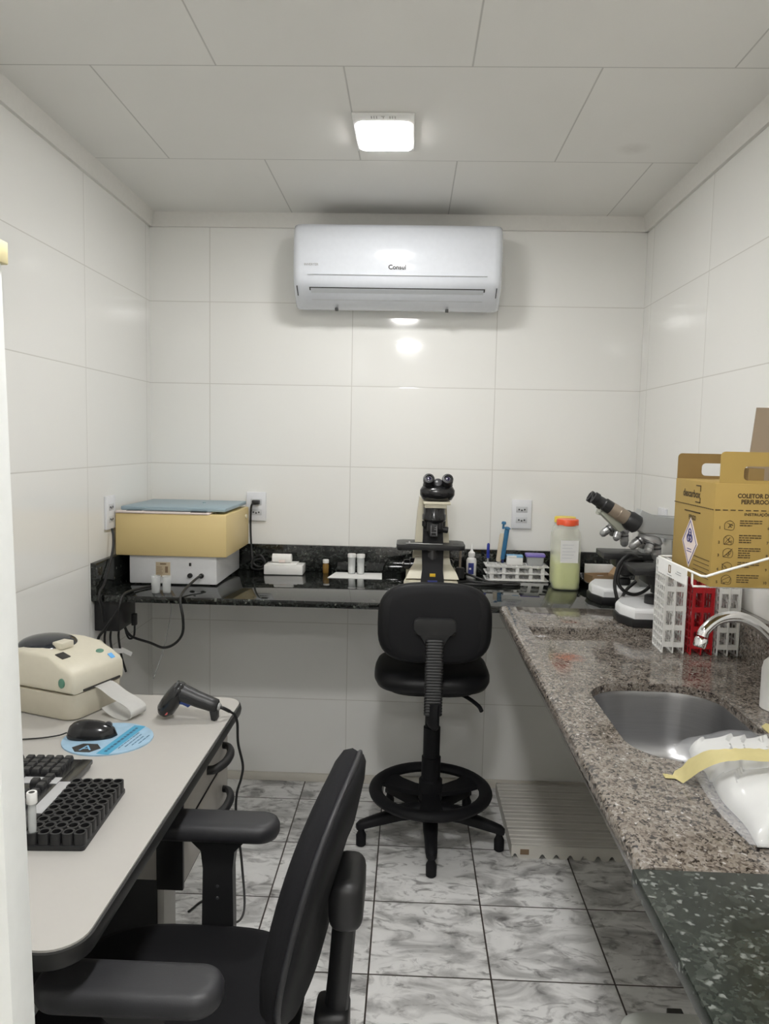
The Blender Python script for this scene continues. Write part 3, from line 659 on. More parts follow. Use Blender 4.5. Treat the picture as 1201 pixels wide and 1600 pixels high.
# ------------------------------------------------------------------ the two grey microscopes
def side_microscope(loc, label, rz, oculars):
    t = thing('microscope', label, 'microscope', loc, rz, 'microscopes')      # local -x is the viewing side
    b = [(-.078, -.03), (-.05, -.098), (.155, -.098), (.155, .098), (-.05, .098), (-.078, .03)]
    obj('base_plate', MB().prism(b, .026, T(0, 0, 0), .004), g['black'], t)
    mb = MB(); mb.loft([[Vector((x*k+.005, y*k, z)) for x, y in b] for k, z in ((.985, .026), (.985, .044), (.96, .050), (.90, .056))]); obj('base', mb, g['basew'], t, 20)
    obj('lamp_collector', MB().lathe([(.026, .054), (.028, .056), (.028, .078), (.024, .081)], T(.035, 0, 0), 28), g['black'], t)
    mb = MB(); mb.loft([[Vector((x, y, z)) for x, y in ((-a+c, -w), (a+c, -w), (a+c, w), (-a+c, w))] for a, c, w, z in ((.033, .118, .04, .05), (.03, .12, .033, .12), (.028, .118, .03, .20), (.03, .118, .03, .245))]); obj('arm', mb, g['head'], t, 30)
    mb = MB(); mb.box(-.045, .125, -.07, .07, .150, .170, .003); mb.box(0, .10, -.05, .05, .12, .15, .003); s = obj('stage', mb, g['black'], t)
    obj('stage_opening', MB().lathe([(.016, .1702), (.014, .1708)], T(.05, 0, 0), 20), g['ac_gap'], s)
    obj('condenser', MB().lathe([(.018, .085), (.026, .09), (.026, .118), (.02, .122)], T(.05, 0, 0), 24), g['black'], t)
    for y in (-.075, .06): obj('focus_knob', MB().cyl(.021, (.118, y*.5, .085), (.118, y*1.05, .085), 24, b=.003), g['black'], t)
    mb = MB(); mb.cyl(.016, (.105, -.06, .15), (.105, -.06, .088), 16, b=.002); obj('stage_knob', mb, g['black'], t)
    A = T(.014, 0, .250) @ RY(22)
    n = obj('nosepiece', MB().lathe([(.030, -.008), (.038, -.003), (.038, .005), (.034, .010), (.026, .016)], A, 32), g['silver'], t)
    for a, L, r in ((185, .050, .0135), (268, .044, .0125), (5, .054, .0145), (95, .036, .0125)):
        Q = A @ RZ(a) @ T(.022, 0, -.002) @ RY(153)
        obj('objective_lens', MB().lathe([(r*.85, 0), (r*.85, L*.12), (r, L*.14), (r, L*.55), (r*1.06, L*.56), (r*1.06, L*.64), (r*.96, L*.65), (r*.92, L*.86), (r*.6, L*.97), (r*.5, L)], Q, 20), g['silver'], n)
        obj('colour_band', MB().lathe([(r*1.03, L*.26), (r*1.03, L*.36)], Q, 20), g['brass' if a == 200 else 'darkgrey'], n)
    mb = MB(); mb.prism([(-.022, .272), (.16, .236), (.17, .262), (-.016, .290)], .056, T(0, .028, 0) @ RX(90), .004); obj('head_arm', mb, g['head'], t)
    if oculars:
        mb = MB(); mb.prism([(-.052, .288), (-.012, .272), (.17, .262), (.17, .318), (.02, .318), (-.022, .342)], .066, T(0, .033, 0) @ RX(90), .005); h = obj('prism_head', mb, g['head'], t)
        dr = Vector((-.86, 0, .52)).normalized()
        for k, y in ((0, -.031), (1, .031)):
            A2 = T(-.040, y, .300) @ align(dr)
            obj('ocular_mount', MB().lathe([(.022, -.012), (.028, -.006), (.028, .02), (.024, .03)], A2, 24), g['black'], h)
            obj('ocular_sleeve', MB().lathe([(.021, .03), (.021, .052), (.0215, .053), (.0215, .058), (.0205, .059), (.0205, .085)], A2, 24), g['brass'], h)
            obj('eyepiece', MB().lathe([(.0185, .083), (.0195, .088), (.0195, .108), (.016, .112), (.0155, .13), (.018, .133), (.018, .146), (.012, .148), (.01, .142)], A2, 24), g['black'], h)
        mb = MB(); mb.prism([(-.142, .328), (-.082, .272), (-.052, .288), (-.124, .348)], .05, T(0, .025, 0) @ RX(90), .004); obj('bridge', mb, g['olive'], h)
    else:
        mb = MB(); mb.prism([(-.062, .296), (.10, .268), (.10, .295), (-.005, .322), (-.055, .318)], .062, T(0, .031, 0) @ RX(90), .006); obj('prism_head', mb, g['olive'], t)
    return t
side_microscope((1.765, -.762, ZC+.001), 'grey microscope with white base in front, its eyepieces pointing left', -2, True)
side_microscope((1.757, -.442, ZC), 'grey microscope with white base standing behind the front one', -3, False)
mb = MB(); mb.tube([(1.775, -.662, 1.075), (1.745, -.672, 1.082), (1.715, -.680, 1.055), (1.70, -.69, 1.0), (1.705, -.70, .955), (1.725, -.66, .93), (1.77, -.58, .955), (1.80, -.58, .985)], .0055, 8)
mb.tube([(1.79, -.66, 1.072), (1.755, -.668, 1.07), (1.722, -.676, 1.045), (1.712, -.68, 1.0), (1.735, -.672, .968), (1.77, -.66, .955), (1.80, -.66, .965), (1.83, -.655, .99)], .0055, 8)
tag(obj('power_cord', mb, g['cord']), 'looped black cord hanging between the two grey microscopes', 'cord')
# tray behind the microscopes with paper and cardboard
t = thing('tray', 'shallow dark tray of papers behind the grey microscopes', 'tray', (1.826, -.20, ZC))
mb = MB(); mb.loft([[Vector((x*k, y*k, z)) for x, y in rrect(-.12, .12, -.115, .13, .03, 5)] for k, z in ((.86, 0), (.88, .003), (1, .028), (1, .031), (.97, .031), (.86, .005))]); obj('tray_body', mb, g['blackg'], t)
tag(obj('paper_sheet', MB().box(1.735, 1.90, -.14, -.125, ZC+.006, ZC+.075, .001, M=T(0, 0, 0)), g['paper']), 'pale sheet standing in the dark tray behind the microscopes', 'paper')
t = thing('carton', 'small open cardboard carton lying in the dark tray', 'box', (1.782, -.19, ZC+.0055), 12)
mb = MB()
mb.box(-.05, .05, -.035, .035, 0, .002); mb.box(-.05, .05, -.035, -.033, 0, .04); mb.box(-.05, .05, .033, .035, 0, .04); mb.box(-.05, -.048, -.035, .035, 0, .04); mb.box(.048, .05, -.035, .035, 0, .04)
obj('carton_body', mb, g['cardboard'], t); obj('flap', MB().box(.05, .085, -.035, .035, .036, .038, 0, M=T(.05, 0, .037) @ RY(-50) @ T(-.05, 0, -.037)), g['cardboard'], t)
tag(obj('plastic_bag', MB().lathe([(.03, 0), (.036, .008), (.03, .018), (.012, .026)], T(1.782, -.19, ZC+.009) @ S(1, .75, 1.2), 14), g['gauze']), 'small white plastic bundle in the cardboard carton', 'bag')

# ------------------------------------------------------------------ sharps box in its wire holder
BX, BY0, BY1, BZ0, BZ1, BW = 1.610, -1.66, -1.452, 1.166, 1.358, .192
t = thing('sharps_box', 'yellow cardboard sharps disposal box printed with instructions, on the right wall', 'box', (BX, BY0, BZ0))
D_, H_ = BY1-BY0, BZ1-BZ0
obj('box_body', MB().box(0, BW, 0, D_, 0, H_, .0012), g['card'], t)
def panel(y, mat, name, h=.058, x0=.008):
    poly = rrect(x0, BW-.004, H_-.02, H_+h, .008, 4)
    hole = rrect(.050, BW-.046, H_+.006, H_+.032, .008, 4)
    mb = MB(); mb.plate_hole(poly, hole, -.0015, .0015)
    mb.bm.transform(T(0, y, 0) @ RX(90)); return obj(name, mb, g[mat], t)
panel(.0025, 'card', 'front_handle'); panel(D_-.003, 'card_in', 'back_handle', .052, .001)
mb = MB(); mb.prism([(.128, 0), (.19, 0), (.19, .15), (.145, .15), (.134, .04)], .003, T(0, D_-.03, H_-.002) @ RX(88)); obj('lid_flap', mb, g['card_grey'], t)
obj('inner_flap', MB().box(.06, .088, .004, .05, H_+.001, H_+.028, 0), g['card_in'], t)
# printing: front face
F = lambda x, z: T(x, -.0006, z) @ RX(90)
text('lettering', 'COLETOR DE MATERIAIS', .112, g['inkbox'], t, F(.097, H_-.022), height=.0085, bold=.004)
text('lettering', 'PERFUROCORTANTES', .098, g['inkbox'], t, F(.097, H_-.033), height=.0085, bold=.004)
text('lettering', 'INSTRUÇÕES DE USO', .084, g['inkbox'], t, F(.097, H_-.056), height=.0075, bold=.003)
mb = MB()
for i in range(14): mb.box(.002+i*.0138, .011+i*.0138, -.0009, 0, H_-.0495, H_-.0478)
obj('fold_line', mb, g['inkbox'], t)
zs = [H_-.077, H_-.104, H_-.128, H_-.154, H_-.178]
for c in range(2):
    for i, z in enumerate(zs):
        x0 = .012+c*.088
        text('number', str(i+1+5*c), None, g['inkbox'], t, F(x0, z-.004), height=.0052, bold=.003)
        mb = MB(); rr = random.Random(i+9*c)
        P0 = [(x0+.008+rr.uniform(0, .018), -.0004, z+rr.uniform(-.009, .009)) for _ in range(7)]
        mb.tube(P0, .0004, 4, 5)
        mb.tube([(x0+.009, -.0004, z-.007), (x0+.009, -.0004, z+.004), (x0+.018, -.0004, z+.009), (x0+.026, -.0004, z+.003), (x0+.024, -.0004, z-.008), (x0+.009, -.0004, z-.007)], .0005, 4, 3)
        obj('drawing', mb, g['inkbox'], t)
        mb = MB()
        for k in range(3+(i % 3)):
            zz = z+.009-k*.0042; x = x0+.036; xe = x0+.036+.04*(1 if k < 2 else .55)
            while x < xe:
                w = rr.uniform(.004, .009); mb.box(x, min(x+w, xe), -.0008, 0, zz-.0009, zz+.0009); x += w+.0013
        obj('print_lines', mb, g['inkbox'], t)
# printing: left side face (normal -x)
Lf = lambda y, z: T(-.0006, y, z) @ RZ(-90) @ RX(90)
text('lettering', 'descarbox', .092, g['inkbox'], t, Lf(D_*.55, H_-.026), height=.015, bold=.003)
mb = MB(); y0, y1, z0, z1 = .068, .092, H_-.042, H_-.008
for a, b_, c_, d_ in ((y0, y1, z1-.002, z1), (y0, y1, z0, z0+.002), (y0, y0+.002, z0, z0+.01), (y0, y0+.002, z1-.012, z1)): mb.box(-.0009, 0, a, b_, c_, d_)
for i in range(22): mb.box(-.0009, 0, .003+i*.0095, .009+i*.0095, H_-.0495, H_-.0478)
for i in range(5): mb.box(-.0009, 0, .008, .085, .012+i*.0085, .0128+i*.0085)
for i in range(14): mb.box(-.0009, 0, .065+i*.006, .0693+i*.006, H_-.0625, H_-.060)
obj('print_lines', mb, g['inkbox'], t)
text('lettering', 'PERIGO', .038, g['inkbox'], t, Lf(D_*.50, H_-.073), height=.010, bold=.003)
def diamond(k, x): return [Vector((x, D_*.53+a*k*.042, H_*.36+b*k*.050)) for a, b in ((0, 1), (1, 0), (0, -1), (-1, 0))]
mb = MB(); mb.loft([diamond(1.0, 0), diamond(1.0, -.0008)]); dm = obj('hazard_diamond', mb, g['pink'], t)
mb = MB(); mb.loft([diamond(.90, -.0006), diamond(.90, -.0011), diamond(.83, -.0011), diamond(.83, -.0006)], cap=False)
cy_, cz_ = D_*.53, H_*.36+.012
for a in (90, 210, 330):
    q = math.radians(a)
    mb.ring(.0085, .0058, .0009, T(-.0016, cy_+.0075*math.cos(q), cz_+.0075*math.sin(q)) @ RY(90), 18)
mb.ring(.009, .0075, .0009, T(-.0017, cy_, cz_) @ RY(90), 18)
for k, w in ((0, .022), (1, .026)): mb.box(-.0012, -.0006, cy_-w/2, cy_+w/2, cz_-.026-k*.005, cz_-.0245-k*.005)
obj('hazard_symbol', mb, g['navy'], dm)
# holder
t = thing('wire_holder', 'white wire bracket holding the yellow sharps box on the right wall', 'holder', (1.587, -1.685, 1.162))
w_ = W-1.587
obj('bracket_wire', MB().tube([(w_, .005, .105), (.17, .003, .080), (.03, .0, .036), (.006, .0, .0275), (0, .008, .027), (0, .10, .027), (0, .245, .027), (.01, .255, .027), (w_, .255, .027)], .0024, 8, 0), g['wire'], t)
obj('bracket_wire', MB().tube([(0, .05, .027), (0, .05, .006), (0.002, .05, .0), (.03, .05, 0), (w_-.02, .05, 0), (w_, .05, .004)], .0022, 8, 0), g['wire'], t)
obj('bracket_wire', MB().tube([(0, .20, .027), (0, .20, .006), (0.002, .20, .0), (w_-.02, .20, 0), (w_, .20, .004)], .0022, 8, 0), g['wire'], t)
lp = obj('label_plate', MB().box(-.0035, -.0025, .07, .235, -.003, .028, 0), g['paper'], t)
mb = MB()
for a, b_, c_, d_ in ((.158, .161, .006, .022), (.158, .170, .020, .022), (.158, .170, .006, .008), (.168, .171, .007, .021)): mb.box(-.0042, -.0034, a, b_, c_, d_)
obj('emblem', mb, g['brown'], lp)
mb = MB(); mb.box(-.0042, -.0034, .10, .13, .010, .0113); mb.box(-.0042, -.0034, .10, .122, .0145, .0158); mb.box(-.0042, -.0034, .152, .178, .001, .0022); obj('print_lines', mb, g['paper_grey'], lp)

# ------------------------------------------------------------------ faucet, soap bottle
t = thing('faucet', 'chrome gooseneck faucet arching over the steel sink', 'faucet', (1.875, -1.40, .8745))
obj('faucet_base', MB().lathe([(.026, 0), (.027, .004), (.022, .02), (.017, .03), (.016, .055)]), g['chrome'], t)
obj('spout', MB().tube([(0, 0, .05), (0, -.002, .085), (-.018, -.008, .125), (-.06, -.018, .165), (-.11, -.03, .186), (-.155, -.04, .182), (-.184, -.047, .160), (-.190, -.049, .146)], .0118, 14), g['chrome'], t)
obj('aerator', MB().lathe([(.0125, 0), (.0135, .003), (.0135, .018), (.0115, .021)], T(-.1965, -.051, .123) @ align((.0065, .0015, .025)), 20), g['chrome'], t)
t = thing('soap_bottle', 'white plastic bottle at the right edge beside the faucet', 'bottle', (1.838, -1.475, .8745))
obj('bottle_body', MB().lathe([(.030, 0), (.033, .003), (.033, .085), (.030, .10), (.016, .115), (.014, .13)], n=28), g['white'], t)
obj('cap', MB().lathe([(.016, .128), (.016, .15), (.012, .154)]), g['white'], t)

# ------------------------------------------------------------------ gauze bag, tape, cup
t = thing('gauze_bag', 'clear bag of white gauze sealed with yellow tape beside the sink', 'bag', (1.655, -1.895, .8745), -3)
def pillow(w, l, h, cx=0, cy=0, z0=0, seed=0, nx=18, ny=22, wr=.004, e=2.6):
    r = random.Random(seed); ph = [r.uniform(0, 6.28) for _ in range(6)]
    top, bot = [], []
    for j in range(ny+1):
        a, b = [], []
        for i in range(nx+1):
            u, v = i/nx*2-1, j/ny*2-1
            m_ = max(0, (1-abs(u)**e)*(1-abs(v)**e))**.5
            wv = wr*m_*(math.sin(7*u+3*v+ph[0])+.7*math.sin(13*v-5*u+ph[1])+.5*math.sin(19*u+9*v+ph[2]))
            kx = 1-.06*v*v+.02*math.sin(5*v+ph[3])
            a.append(Vector((cx+u*w*kx, cy+v*l*(1-.04*u*u), z0+h*.15+h*.85*m_+wv+.001))); b.append(Vector((cx+u*w*kx, cy+v*l*(1-.04*u*u), z0+h*.15*(1-m_))))
        top.append(a); bot.append(b)
    mb = MB(); mb.loft(top, cap=False, closed=False); mb.loft(bot, cap=False, closed=False)
    bmesh.ops.remove_doubles(mb.bm, verts=mb.bm.verts, dist=.0004)
    # close the rim
    es = [e for e in mb.bm.edges if len(e.link_faces) == 1]
    if es:
        try: bmesh.ops.bridge_loops(mb.bm, edges=es)
        except Exception: pass
    return mb
obj('plastic_wrap', pillow(.130, .182, .070, seed=3, wr=.003, e=2.6), g['wrap'], t, 60)
def folded(w, l, h, cx, cy, z0, sk):
    "flat stack of folded gauze with long creases"
    n, m = 70, 24; rings = []
    for j in range(m+1):
        v = j/m*2-1; kv = max(0, 1-abs(v)**6)**.5
        row = []
        for i in range(n+1):
            u = i/n*2-1; ku = max(0, 1-abs(u)**4)**.5
            q = (u*w-.40*v*l)/.036+sk; q += .3*math.sin(2.1*q+sk)+.12*math.sin(5*v+sk); crease = .0085*(q-math.floor(q))**1.6+.0015*math.sin(9*u-3*v)
            row.append(Vector((cx+u*w*(1+.03*math.sin(4*v)), cy+v*l*(1+.02*math.sin(5*u)), z0+.004+h*ku*kv+crease*ku*kv)))
        bot = [Vector((p.x, p.y, z0)) for p in reversed(row)]
        rings.append(row+bot)
    return MB().loft(rings)
for k, (cx, cy, w, l, h, sk) in enumerate(((-.006, -.068, .098, .096, .040, .3), (-.002, .100, .100, .062, .036, .65))):
    obj('gauze_pad', folded(w, l, h, cx, cy, .003, sk), g['gauze'], t, 50)
rings = []
for i in range(41):
    x = -.172+i/40*.312; q = max(0, min(1, (x+.146)/.062)); zz = .0016+.0715*math.sin(q*PI/2)**.8*max(.0, 1-max(0, (x-.05)/.10)**3)
    w = (.010 if x < -.152 else .024)-.012*math.exp(-((x-.055)/.03)**2)+.0018*math.sin(90*x)
    yc = -.010+.006*math.sin(14*x)+.068*min(1, max(0, -.095-x)/.055)
    jag = .0025*math.sin(i*2.7)
    rings.append([Vector((x, yc-w, zz+.0008)), Vector((x, yc, zz+.006*math.exp(-((x-.055)/.03)**2)+.0014)), Vector((x, yc+w+jag, zz+.0004)), Vector((x, yc, zz-.0004))])
obj('tape_strip', MB().loft(rings), g['tape'], t, 60)
rings = []
for i in range(14):
    u = i/13; z = .8758+.004*abs(math.sin(u*7))
    w = .022+.004*math.sin(i*2.3)
    rings.append([Vector((1.705+u*.13, -1.612+.012*u-w, z)), Vector((1.705+u*.13, -1.612+.012*u+w, z+.003*math.sin(i*1.7)+.003)), Vector((1.705+u*.13, -1.612+.012*u+w, z+.0005)), Vector((1.705+u*.13, -1.612+.012*u-w, z-.0008))])
rings = [[p + Vector((.05, .0, 0)) for p in r] for r in rings]
tag(obj('tape_piece', MB().loft(rings), g['tape']), 'torn piece of yellow tape at the right rim of the sink', 'tape')
t = thing('plastic_cup', 'clear plastic cup lying beside the gauze bag at the right', 'cup', (1.80, -1.68, .8745+.0357), 0)
A = RY(90) @ RX(8)
obj('cup_wall', MB().lathe([(.026, .10), (.028, .098), (.034, .01), (.0355, .006), (.0355, .0), (.033, .0), (.026, .096)], T(-.03, 0, 0) @ A, 28), g['clearp'], t)

# ------------------------------------------------------------------ desk
t = thing('desk', 'pale grey laminate desk with black edging against the left wall', 'desk', (0, -1.63, 0))
poly = rrect(.004, .625, -.505, .505, .05, 8)
obj('desktop', MB().prism(poly, .0285, T(0, 0, ZD-.0285)), g['desk'], t)
P2 = [Vector((x, y, 0)) for x, y in rrect(.0045, .6255, -.5055, .5055, .05, 8)]
rings = []
for off, z in ((-.001, ZD-.003), (.004, ZD-.004), (.0065, ZD-.014), (.004, ZD-.027), (-.001, ZD-.029)):
    rings.append([Vector((x, y, z)) for x, y in rrect(.004-off*0, .6250+off, -.505-off, .505+off, .05+off, 8)])
obj('edge_band', MB().loft(rings, cap=False), g['desk_edge'], t)
obj('modesty_panel', MB().box(.03, .05, -.48, .48, .25, ZD-.03, .001), g['drawer'], t)
for y in (-.47, .472):
    mb = MB(); mb.box(.08, .12, y-.02, y+.02, .03, ZD-.03, .003); mb.box(.03, .56, y-.025, y+.025, 0, .03, .008); obj('leg', mb, g['desk_edge'], t)
# hanging pedestal with two drawers
pd = obj('pedestal', MB().box(.20, .577, .075, .455, .488, ZD-.03, .002), g['drawer'], t)
obj('pedestal_edge', MB().box(.540, .597, .0635, .0745, .474, ZD-.032, .002), g['desk_edge'], t)
for z0, z1 in ((.604, ZD-.034), (.484, .598)):
    mb = MB(); mb.prism(rrect(.072, .458, z0, z1, .012, 4), .018, T(.578, 0, 0) @ RZ(90) @ RX(90), .003); dr_ = obj('drawer', mb, g['drawer'], t)
    mb = MB(); mb.loft([[Vector((x, y, z)) for y, z in rrect(.072-o_, .458+o_, z0-o_, z1+o_, .012, 4)] for o_, x in ((-.0005, .5955), (.0012, .5952), (.0012, .5795), (-.0005, .5795))], cap=False); obj('drawer_edging', mb, g['desk_edge'], dr_)
    zc = (z0+z1)/2-.006
    mb = MB(); mb.tube([(.594, .41, zc), (.612, .402, zc), (.625, .37, zc), (.628, .335, zc), (.625, .30, zc), (.612, .268, zc), (.594, .26, zc)], .0085, 10, flat=1.25); obj('drawer_handle', mb, g['black'], dr_)

# computer tower under the desk
t = thing('computer_tower', 'computer tower standing under the desk behind the hanging drawers', 'computer', (.120, -1.237, 0))
obj('case', MB().box(0, .325, -.045, .045, .008, .40, .004), g['black'], t)
obj('front_panel', MB().box(.325, .345, -.047, .047, .008, .402, .006), g['tower'], t)
for x in (.02, .30):
    for y in (-.033, .033): obj('foot', MB().cyl(.010, (x, y, 0), (x, y, .009), 10), g['black'], t)
tag(obj('power_cord', MB().tube([(.466, -1.237, .12), (.495, -1.24, .12), (.53, -1.22, .11), (.56, -1.15, .07), (.58, -1.10, .025), (.585, -1.05, .005), (.55, -1.0, .004), (.48, -.95, .004)], lambda u: .008 if u < .12 else .0035, 8), g['cord']), 'black cord plugged into the computer tower near the floor', 'cord')

# ------------------------------------------------------------------ things on the desk
# label printer
t = thing('label_printer', 'beige label printer with smoked window on the desk', 'printer', (.200, -1.226, ZD), -20)   # local +x is the front
def rr3(x0, x1, y0, y1, z, r): return [Vector((x, y, z)) for x, y in rrect(x0, x1, y0, y1, r, 5)]
obj('base', MB().loft([rr3(-.135, .098, -.083, .083, .003, .03), rr3(-.14, .101, -.086, .086, .012, .03), rr3(-.145, .105, -.090, .090, .045, .028), rr3(-.145, .105, -.090, .090, .066, .026)]), g['beige_lo'], t, 50)
side = [(-.145, .068), (.105, .068), (.108, .09), (.105, .112), (.098, .122), (.07, .138), (.03, .152), (-.02, .161), (-.07, .160), (-.115, .148), (-.14, .125), (-.146, .10)]
mb = MB(); mb.prism(side, .180, T(0, .090, 0) @ RX(90), .012, 3); obj('lid', mb, g['beige'], t, 40)
mb = MB(); rings = []
for k in range(13):
    u = k/12*2-1; ww = math.sqrt(max(.02, 1-u*u))
    rings.append([Vector((-.058+math.cos(a)*.072*ww, u*.070, .1545+.022*ww*math.sin(a))) for a in [PI*i/12 for i in range(13)]])
mb.loft(rings, closed=True); obj('smoked_window', mb, g['smoke'], t, 60)
obj('paper_guide', MB().box(-.01, .022, -.035, .005, .155, .172, .003), g['beige'], t)
obj('emblem', MB().box(.030, .055, -.066, -.040, .1475, .150, .0005, M=T(.0425, -.053, .149) @ RY(18) @ T(-.0425, .053, -.149)), g['ink'], t)
obj('feed_button', MB().lathe([(.010, 0), (.010, .002), (.008, .003)], T(.066, .045, .1385) @ RY(26) @ S(.75, 1.2, 1), 20), g['green'], t)
obj('sticker', MB().box(-.009, .007, -.007, .007, 0, .0012, .0003, M=T(.092, .058, .1262) @ RY(38)), g['blue'], t)
obj('release_button', MB().lathe([(.009, 0), (.009, .003), (.007, .004)], T(.075, -.0895, .095) @ RX(90) @ S(1, 1.3, 1), 20), g['green'], t)
obj('paper_slot', MB().box(.1048, .1092, -.055, .070, .070, .0745, 0), g['ink'], t)
L = [(.106, .0725), (.125, .0690), (.16, .052), (.195, .040), (.216, .028), (.218, .012), (.203, .0025), (.178, .002), (.150, .010), (.130, .022)]
PL = smooth_path([(a, 0, b) for a, b in L], 5)
mb = MB(); rings = [[p+Vector((0, s_, 0)) for s_ in (-.022, .034)] for p in PL]; mb.loft(rings, cap=False, closed=False)
bmesh.ops.solidify(mb.bm, geom=mb.bm.faces[:], thickness=.0004)
obj('label_strip', mb, g['paper'], t, 60)
tag(obj('power_cord', MB().tube([(.0, -1.20, ZD+.012), (.03, -1.185, ZD+.012), (.06, -1.21, ZD+.02)], .004, 8), g['cord']), 'short black cord entering the back of the label printer', 'cord')

# mouse pad, mouse
t = thing('mouse_pad', 'round light blue printed mouse pad on the desk', 'mouse pad', (.386, -1.428, ZD))
circ = [(.0985*math.cos(2*PI*i/48), .094*math.sin(2*PI*i/48)) for i in range(48)]
obj('pad', MB().prism(circ, .003, I4, .0006), g['padblue'], t)
def strip(x0, y0, x1, y1, w, mat, name, z=.0031):
    d_ = Vector((x1-x0, y1-y0, 0)); n_ = Vector((-d_.y, d_.x, 0)).normalized()*w/2; a, b_ = Vector((x0, y0, z)), Vector((x1, y1, z))
    mb = MB(); up_ = Vector((0, 0, .0003)); mb.loft([[a-n_, a+n_, a+n_+up_, a-n_+up_], [b_-n_, b_+n_, b_+n_+up_, b_-n_+up_]]); return mb
obj('printed_band', strip(.022, -.088, .045, .078, .028, 'padband', 'band'), g['padband'], t)
mb = MB(); rr = random.Random(4)
for k, x in enumerate((.052, .062, .072, .082)):
    yy = -.055+.01*k
    while yy < .035-.008*k:
        l_ = rr.uniform(.008, .016); q = strip(x+yy*.14, yy, x+(yy+l_)*.14, yy+l_, .0022, '', '', .0031); 
        me = bpy.data.meshes.new('tmp'); q.bm.to_mesh(me); mb.bm.from_mesh(me); bpy.data.meshes.remove(me); q.bm.free(); yy += l_+.003
yy = -.075
while yy < .065:
    l_ = rr.uniform(.006, .012); q = strip(.034+yy*.14, yy, .034+(yy+l_)*.14, yy+l_, .006, '', '', .0034)
    me = bpy.data.meshes.new('tmp'); q.bm.to_mesh(me); mb.bm.from_mesh(me); bpy.data.meshes.remove(me); q.bm.free(); yy += l_+.004
obj('print_lines', mb, g['padink'], t)
mb = MB(); mb.prism([(-.025+.032*math.cos(PI*i/3), -.058+.026*math.sin(PI*i/3)) for i in range(6)], .0004, T(0, 0, .003)); hx = obj('hexagon_emblem', mb, g['ink'], t)
text('lettering', 'A', .026, g['boxblue'], hx, T(-.025, -.058, .0036) @ RZ(8))
t = thing('computer_mouse', 'black computer mouse resting on the round blue mouse pad', 'mouse', (.345, -1.418, ZD+.0033), 8)
rings = []
for i in range(15):
    u = i/14*2-1; k = math.sqrt(max(.004, 1-abs(u)**2.6)); hh = .036*k*(1-.18*u)
    rings.append([Vector((u*.056, .031*k*math.cos(a)*(1-.08*u), hh*math.sin(a) if math.sin(a) > 0 else 0)) for a in [PI*j/12 for j in range(13)]])
obj('shell', MB().loft(rings), g['blackg'], t, 60)
obj('scroll_wheel', MB().cyl(.009, (.036, -.003, .0235), (.036, .003, .0235), 16), g['darkgrey'], t)
obj('cable', MB().tube([(.05-.105, 0, .008), (-.075, -.004, .003), (-.12, -.01, 0), (-.20, -.014, -.001), (-.30, .0, -.001)], .0018, 6), g['cord'], t)

# keyboard (long side along y, user's edge towards +x)
t = thing('keyboard', 'black keyboard with silver accent lying on the desk', 'keyboard', (.33, -1.80, ZD), 1.5)
obj('keyboard_base', MB().prism(rrect(-.075, .088, -.225, .225, .012, 4), .016, T(0, 0, .001), .004), g['blackg'], t)
obj('palm_edge', MB().box(.066, .090, -.222, .222, .008, .0185, .003), g['blackg'], t)
obj('silver_accent', MB().box(.0665, .0895, -.01, .115, .0175, .0192, .0008), g['ksil'], t)
obj('key_field', MB().box(-.068, .064, .108, .135, .0165, .0180, .0005), g['ksil'], t)
km = MB(); km.loft([[Vector((x, y, z)) for x, y in rrect(-a, a, -a, a, .002, 2)] for a, z in ((.0085, 0), (.0083, .003), (.0068, .0085), (.0064, .009))])
k0 = obj('key', km, g['keys'], t); k0.location = (-.06, .215, .0165)
xs = (-.06, -.036, -.0165, .003, .0225, .042)
def key(x, y):
    k = k0.copy(); C.objects.link(k); k.parent = t; k.location = (x, y, .0165)
for i, x in enumerate(xs):
    for j in range(4):                                # number block
        if i == 0 and j == 0: continue
        key(x, .215-.019*j)
    if i in (0, 1, 2, 5):                             # navigation block
        for j in range(3): key(x, .130-.019*j) if i != 5 else key(x, .130-.019*j)
    if i == 4: key(x, .111)
    for j in range(9): key(x, .066-.0205*j)           # nearest part of the letter block
# tube rack and sample tube
t = thing('tube_rack', 'black rubber tube rack with fifty empty holes on the desk edge', 'rack', (.476, -1.787, ZD), 3)
obj('tray_base', MB().prism(rrect(-.05, .05, -.108, .108, .006, 3), .008, I4, .0015), g['black'], t)
mb = MB()
for i in range(5):
    for j in range(10):
        cx, cy = -.0392+i*.0196, -.0945+j*.021; nn = 20
        oo = [(cx+x, cy+y) for x, y in sup(.0100, .0107, .72, nn)]; ii = [(cx+.0074*math.cos(2*PI*k/nn), cy+.0074*math.sin(2*PI*k/nn)) for k in range(nn)]
        mb.loft([[Vector((x, y, z)) for x, y in P_] for P_, z in ((ii, .006), (oo, .006), (oo, .0265), ([(cx+(x-cx)*.96, cy+(y-cy)*.96) for x, y in oo], .0275), (ii, .0275), (ii, .006))], cap=False)
obj('tube_well', mb, g['black'], t)
obj('well_web', MB().box(-.045, .045, -.103, .103, .006, .0095, .001), g['blackm'], t)
t = thing('sample_tube', 'clear sample tube with white cap standing in the black rack corner', 'tube', (.4417, -1.8835, ZD+.0098), 0)
obj('tube_body', MB().lathe([(.003, 0), (.0062, .003), (.0065, .07), (.0055, .07), (.0052, .004)], n=18), g['frost'], t)
obj('cap', MB().lathe([(.0082, .066), (.0085, .067), (.0085, .084), (.0078, .085), (.005, .0845)], n=20), g['white'], t)
obj('cap_centre', MB().lathe([(.005, .0846), (.002, .0852)], n=14), g['ink'], t)

